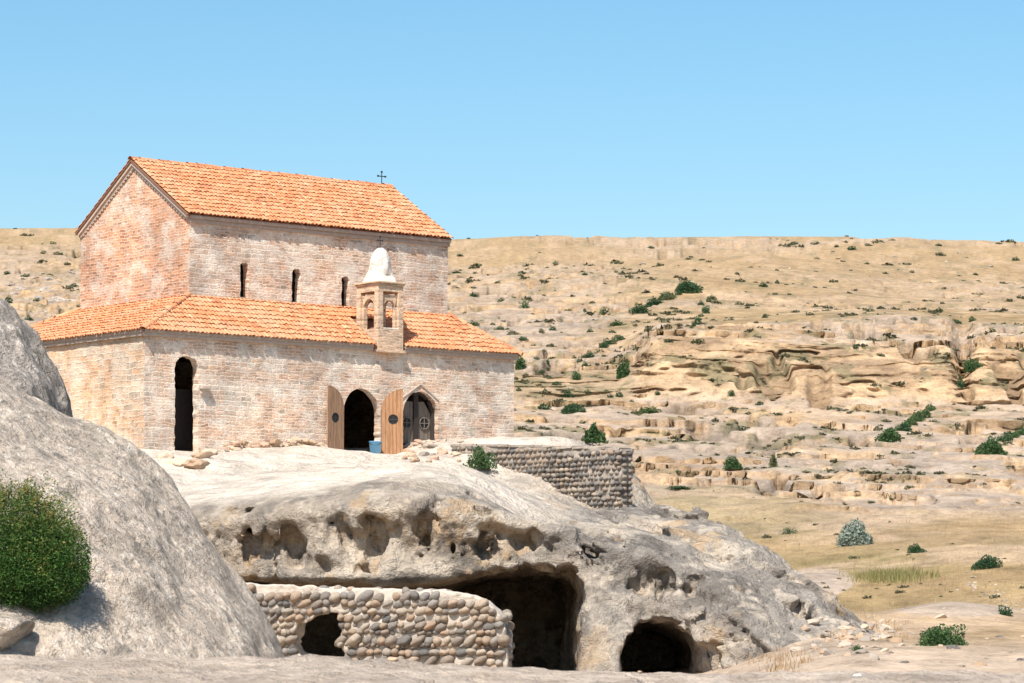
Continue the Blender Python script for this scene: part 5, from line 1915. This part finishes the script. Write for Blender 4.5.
# low dry scrub speckling the rocky slopes
sel = np.argwhere((YY > 165) & (YY < 950) & (scrub[..., 0] > .28) & (np.abs(XX) < YY * .21))
wgt = RNG.random(len(sel)) < np.where((YY[sel[:, 0], sel[:, 1]] > 259) & (YY[sel[:, 0], sel[:, 1]] < 272.5), .12, 1.0) * np.clip(1.0 / (YY[sel[:, 0], sel[:, 1]] / 200.0) ** 0.3, 0, 1)
sel = sel[wgt]
sel = sel[RNG.permutation(len(sel))[:2300]]
fl = np.argwhere((YY > 100) & (YY < 172) & (XX > 8) & (np.abs(XX) < YY * .18) & (scrubn > .56))
sel = np.concatenate([sel, fl[RNG.permutation(len(fl))[:80]]])
Vs, Qs, Rs = [], [], []
nv = 0
for i_, j_ in sel:
    p = np.array([XT[i_, j_], Yp[i_, j_], ZT[i_, j_]])
    s_ = p[1] / F
    w_ = s_ * RNG.choice([1.5, 2, 2.5, 3.5, 5.5])
    V, Qd, r, tip = leaf_cloud(46, (w_, w_, w_ * .55), w_ * .55, RNG)
    Vs.append(V + p); Qs.append(Qd + nv); Rs.append(r)
    nv += len(V)
me = mesh_np('scrub', np.concatenate(Vs), np.concatenate(Qs), False)
attr(me, 'rnd', np.concatenate(Rs))
sc_ = link('scrub', me, leaf_mat('dry_scrub_leaves', (0.045, 0.050, 0.026), (0.14, 0.13, 0.07)))
tag(sc_, 'low dry scrub speckling the rocky hillside', 'scrub', None, 'stuff')


# grass
def blades(name, pts, mat, hmin, hmax, per, spread, seed):
    rg = np.random.default_rng(seed)
    n = len(pts) * per
    base = np.repeat(np.array(pts), per, 0) + rg.normal(0, 1, (n, 3)) * np.array([spread, spread, 0])
    hh = rg.uniform(hmin, hmax, n)
    a = rg.uniform(0, 6.28, n)
    w = hh * .03 + .007
    lean = rg.normal(0, .35, (n, 2)) * hh[:, None]
    V = np.stack([base + np.stack([np.cos(a) * w, np.sin(a) * w, -.08 + 0 * w], 1), base - np.stack([np.cos(a) * w, np.sin(a) * w, .08 + 0 * w], 1),
                  base + np.stack([lean[:, 0], lean[:, 1], hh], 1)], 1).reshape(-1, 3)
    me = mesh_np(name, V, np.arange(3 * n).reshape(n, 3), False)
    attr(me, 'rnd', np.repeat(rg.random(n), 3))
    return link(name, me, mat)


sel = np.argwhere((YY > 100) & (YY < 185) & (XX > 6) & (rocky < .45))
sel = sel[RNG.permutation(len(sel))[:2600]]
gp = np.stack([XT, Yp, ZT], -1)[sel[:, 0], sel[:, 1]]
tag(blades('dry_grass', gp, MAT['grass'], .05, .16, 7, .35, 5), 'dry yellow grass over the open field right of the rock', 'grass', None, 'stuff')
gp = [on_ground(random.gauss(893, 17), random.gauss(577, 2.6)) for _ in range(170)]
tag(blades('green_grass', gp, MAT['grass_green'], .12, .36, 16, .35, 6), 'patch of taller green grass below the silvery shrub', 'grass', None, 'stuff')
gp = [on_ground(random.gauss(786, 16), random.gauss(662, 6)) for _ in range(34)] + [on_ground(random.uniform(790, 900), random.uniform(615, 640)) for _ in range(60)]
tag(blades('brown_grass', gp, MAT['grass_brown'], .06, .20, 14, .16, 7), 'brown dry tufts between the stones at the foot of the rock', 'grass', None, 'stuff')

# ================================================================== LOOSE STONES
ROCKM = {}
for v in range(8):
    vv, ff = blob(ICO3, 1, .9, .68, 300 + v, .35, 1.4, 7)
    for mt in ('rubble', 'rubble_warm', 'boulder_grey'):
        me = mesh_np('rock', vv, ff, False)
        attr(me, 'rnd', np.full(len(vv), (v * .37 + .1) % 1))
        me.materials.append(MAT[mt])
        ROCKM[mt, v] = me


def stone(p, s, label, group=None, mt='rubble', flat=1.0, rz=None, sxx=1.0, name='rock'):
    o = D.objects.new(name, ROCKM[mt, random.randrange(8)])
    COL.objects.link(o)
    o.location = tuple(p)
    o.scale = (s * sxx, s, s * flat)
    o.rotation_euler = (random.uniform(-.3, .3), random.uniform(-.3, .3), random.uniform(0, 6.28) if rz is None else rz)
    tag(o, label, 'rock', group)
    return o


for _ in range(125):
    px = random.gauss(846, 38)
    py = random.gauss(638, 10)
    if px < 785 or px > 950 or py < 612 or py > 662:
        continue
    p = on_ground(px, py)
    s = p[1] / F * random.choice([2, 2.5, 3, 4, 5, 6, 8])
    q = on_rock(px, py)
    if q is not None and q[1] < p[1]:
        p = q
    stone(p, s, 'pale loose stone in the rubble heap below the right end of the rock', 'rubble stones at the foot of the rock', random.choice(['rubble', 'rubble', 'rubble_warm']), .8)
for _ in range(40):
    t = random.random()
    px, py = 958 + 60 * t + random.gauss(0, 7), 577 + 34 * t + random.gauss(0, 5)
    p = on_ground(px, py)
    stone(p, p[1] / F * random.choice([1.3, 1.8, 2.4, 3.4]), 'small pale stone strewn down the bank at the right edge', 'stones on the right bank', 'rubble', .8)
for k in range(30):
    px, py = random.uniform(862, 1022), random.uniform(606, 668)
    p = on_ground(px, py)
    stone(p, p[1] / F * random.choice([1.5, 2, 2.5, 3.5, 5, 8]), 'weathered stone lying on the stony ground at the lower right corner', 'stones at the lower right', random.choice(['rubble', 'boulder_grey', 'rubble_warm']), .6)
for px, py, s, lab in [(58, 297, 13, 'large pale boulder on the hill just left of the gable'), (20, 285, 7, None), (32, 281, 6, None), (45, 285, 7, None), (38, 293, 8, None), (15, 292, 6, None), (48, 275, 6, None), (62, 281, 6, None),
                       (75, 297, 7, None), (30, 305, 7, None), (46, 308, 6, None), (70, 270, 5, None), (10, 281, 6, None), (26, 296, 6, None), (52, 288, 6, None), (80, 290, 5, None)]:
    p = on_ground(px, py + s * .4)
    stone(p, p[1] / F * s, lab or 'grey boulder among many on the hill left of the church gable', None if lab else 'grey boulders left of the gable', 'boulder_grey', .75)
for k in range(38):      # blocks fallen on the slope
    px, py = random.uniform(455, 1020), random.uniform(250, 440)
    p = on_ground(px, py)
    stone(p, p[1] / F * random.uniform(1.2, 3.6), 'small sandstone block lying on the dry slope right of the church', 'blocks on the slope', random.choice(['rubble', 'rubble_warm', 'boulder_grey']), .6)
# slab stones under the west doorway
for px, py, w, h, lab in [(166, 455, 9, 8, 'reddish stone at the corner foot left of the tall narrow doorway'), (182, 461, 12, 6, 'pale flat stone below the tall narrow doorway'), (196, 464, 17, 8, 'largest brown slab stone lying below the tall narrow doorway'),
                          (210, 452, 9, 6, 'warm stone right of the tall narrow doorway sill'), (172, 463, 9, 5, 'white small stone lowest left below the tall narrow doorway'), (200, 455, 12, 5, 'flat step stone against the tall narrow doorway sill')]:
    g = np.array([0, 0, 0])
    p = on_rock(px, py + h * .3) if on_rock(px, py + h * .3) is not None else at(px, py, 92)
    stone(p, p[1] / F * w, lab, None, 'rubble_warm', h / w * 1.3, rz=random.uniform(-.4, .4), sxx=1.1, name='slab_stone')
for k in range(40):
    px, py = random.uniform(402, 462), random.uniform(440, 462)
    if py < 440 + max(0, (430 - px)) * .1:
        continue
    p = on_rock(px, py)
    if p is None:
        continue
    stone(p, p[1] / F * random.uniform(2.5, 6.5), 'pale stone in the rubble bank under the arched window', 'rubble under the arched window', random.choice(['rubble', 'rubble_warm']), .85)
for k in range(26):
    u_ = random.uniform(2.5, 6.8)
    p = ch(u_, -.12, 0)
    p[2] = H(p[0], p[1] - .2) + random.uniform(0, .22)
    stone(p, random.uniform(.08, .22), 'reddish brown stone along the foot of the front wall between the two doorways', 'stones along the wall foot', 'rubble_warm', .8)

# ================================================================== CAMERA, SKY, SUN
cam = D.cameras.new('camera')
co = D.objects.new('camera', cam)
COL.objects.link(co)
co.location = (0, 0, 0)
co.rotation_euler = (math.pi / 2 + TH, 0, 0)
cam.sensor_width = 36
cam.lens = 36 * F / 1024
cam.clip_start = 0.5
cam.clip_end = 20000
cam.dof.use_dof = True
cam.dof.focus_distance = 93
cam.dof.aperture_fstop = 14
SC.camera = co

EL = math.radians(55)     # sun stands behind the camera's left shoulder
sd = Vector((math.cos(EL) * -.36, math.cos(EL) * -.933, math.sin(EL)))
su = D.lights.new('sun', 'SUN')
su.energy = 4.2
su.angle = math.radians(.5)
su.color = (1.0, .95, .87)
so = D.objects.new('sun', su)
COL.objects.link(so)
so.location = (-40, -60, 120)
so.rotation_euler = sd.to_track_quat('Z', 'Y').to_euler()
w = D.worlds.new('World')
SC.world = w
w.use_nodes = True
nt = w.node_tree
nt.nodes.clear()
sk = nt.nodes.new('ShaderNodeTexSky')
sk.sky_type = 'NISHITA'
sk.sun_disc = False
sk.sun_elevation = EL
sk.sun_rotation = math.atan2(-.36, -.933)
sk.air_density = 1.0
sk.dust_density = 1.4
sk.ozone_density = 1.5
hsv = nt.nodes.new('ShaderNodeHueSaturation')
hsv.inputs['Hue'].default_value = 0.488
hsv.inputs['Saturation'].default_value = 1.3
bg = nt.nodes.new('ShaderNodeBackground')
bg.inputs[1].default_value = 0.10
wo = nt.nodes.new('ShaderNodeOutputWorld')
nt.links.new(sk.outputs[0], hsv.inputs['Color'])
nt.links.new(hsv.outputs[0], bg.inputs[0])
nt.links.new(bg.outputs[0], wo.inputs[0])
vs_ = SC.view_settings
vs_.view_transform = 'Standard'
vs_.look = 'None'
vs_.exposure = 0.78
vs_.gamma = 1.0
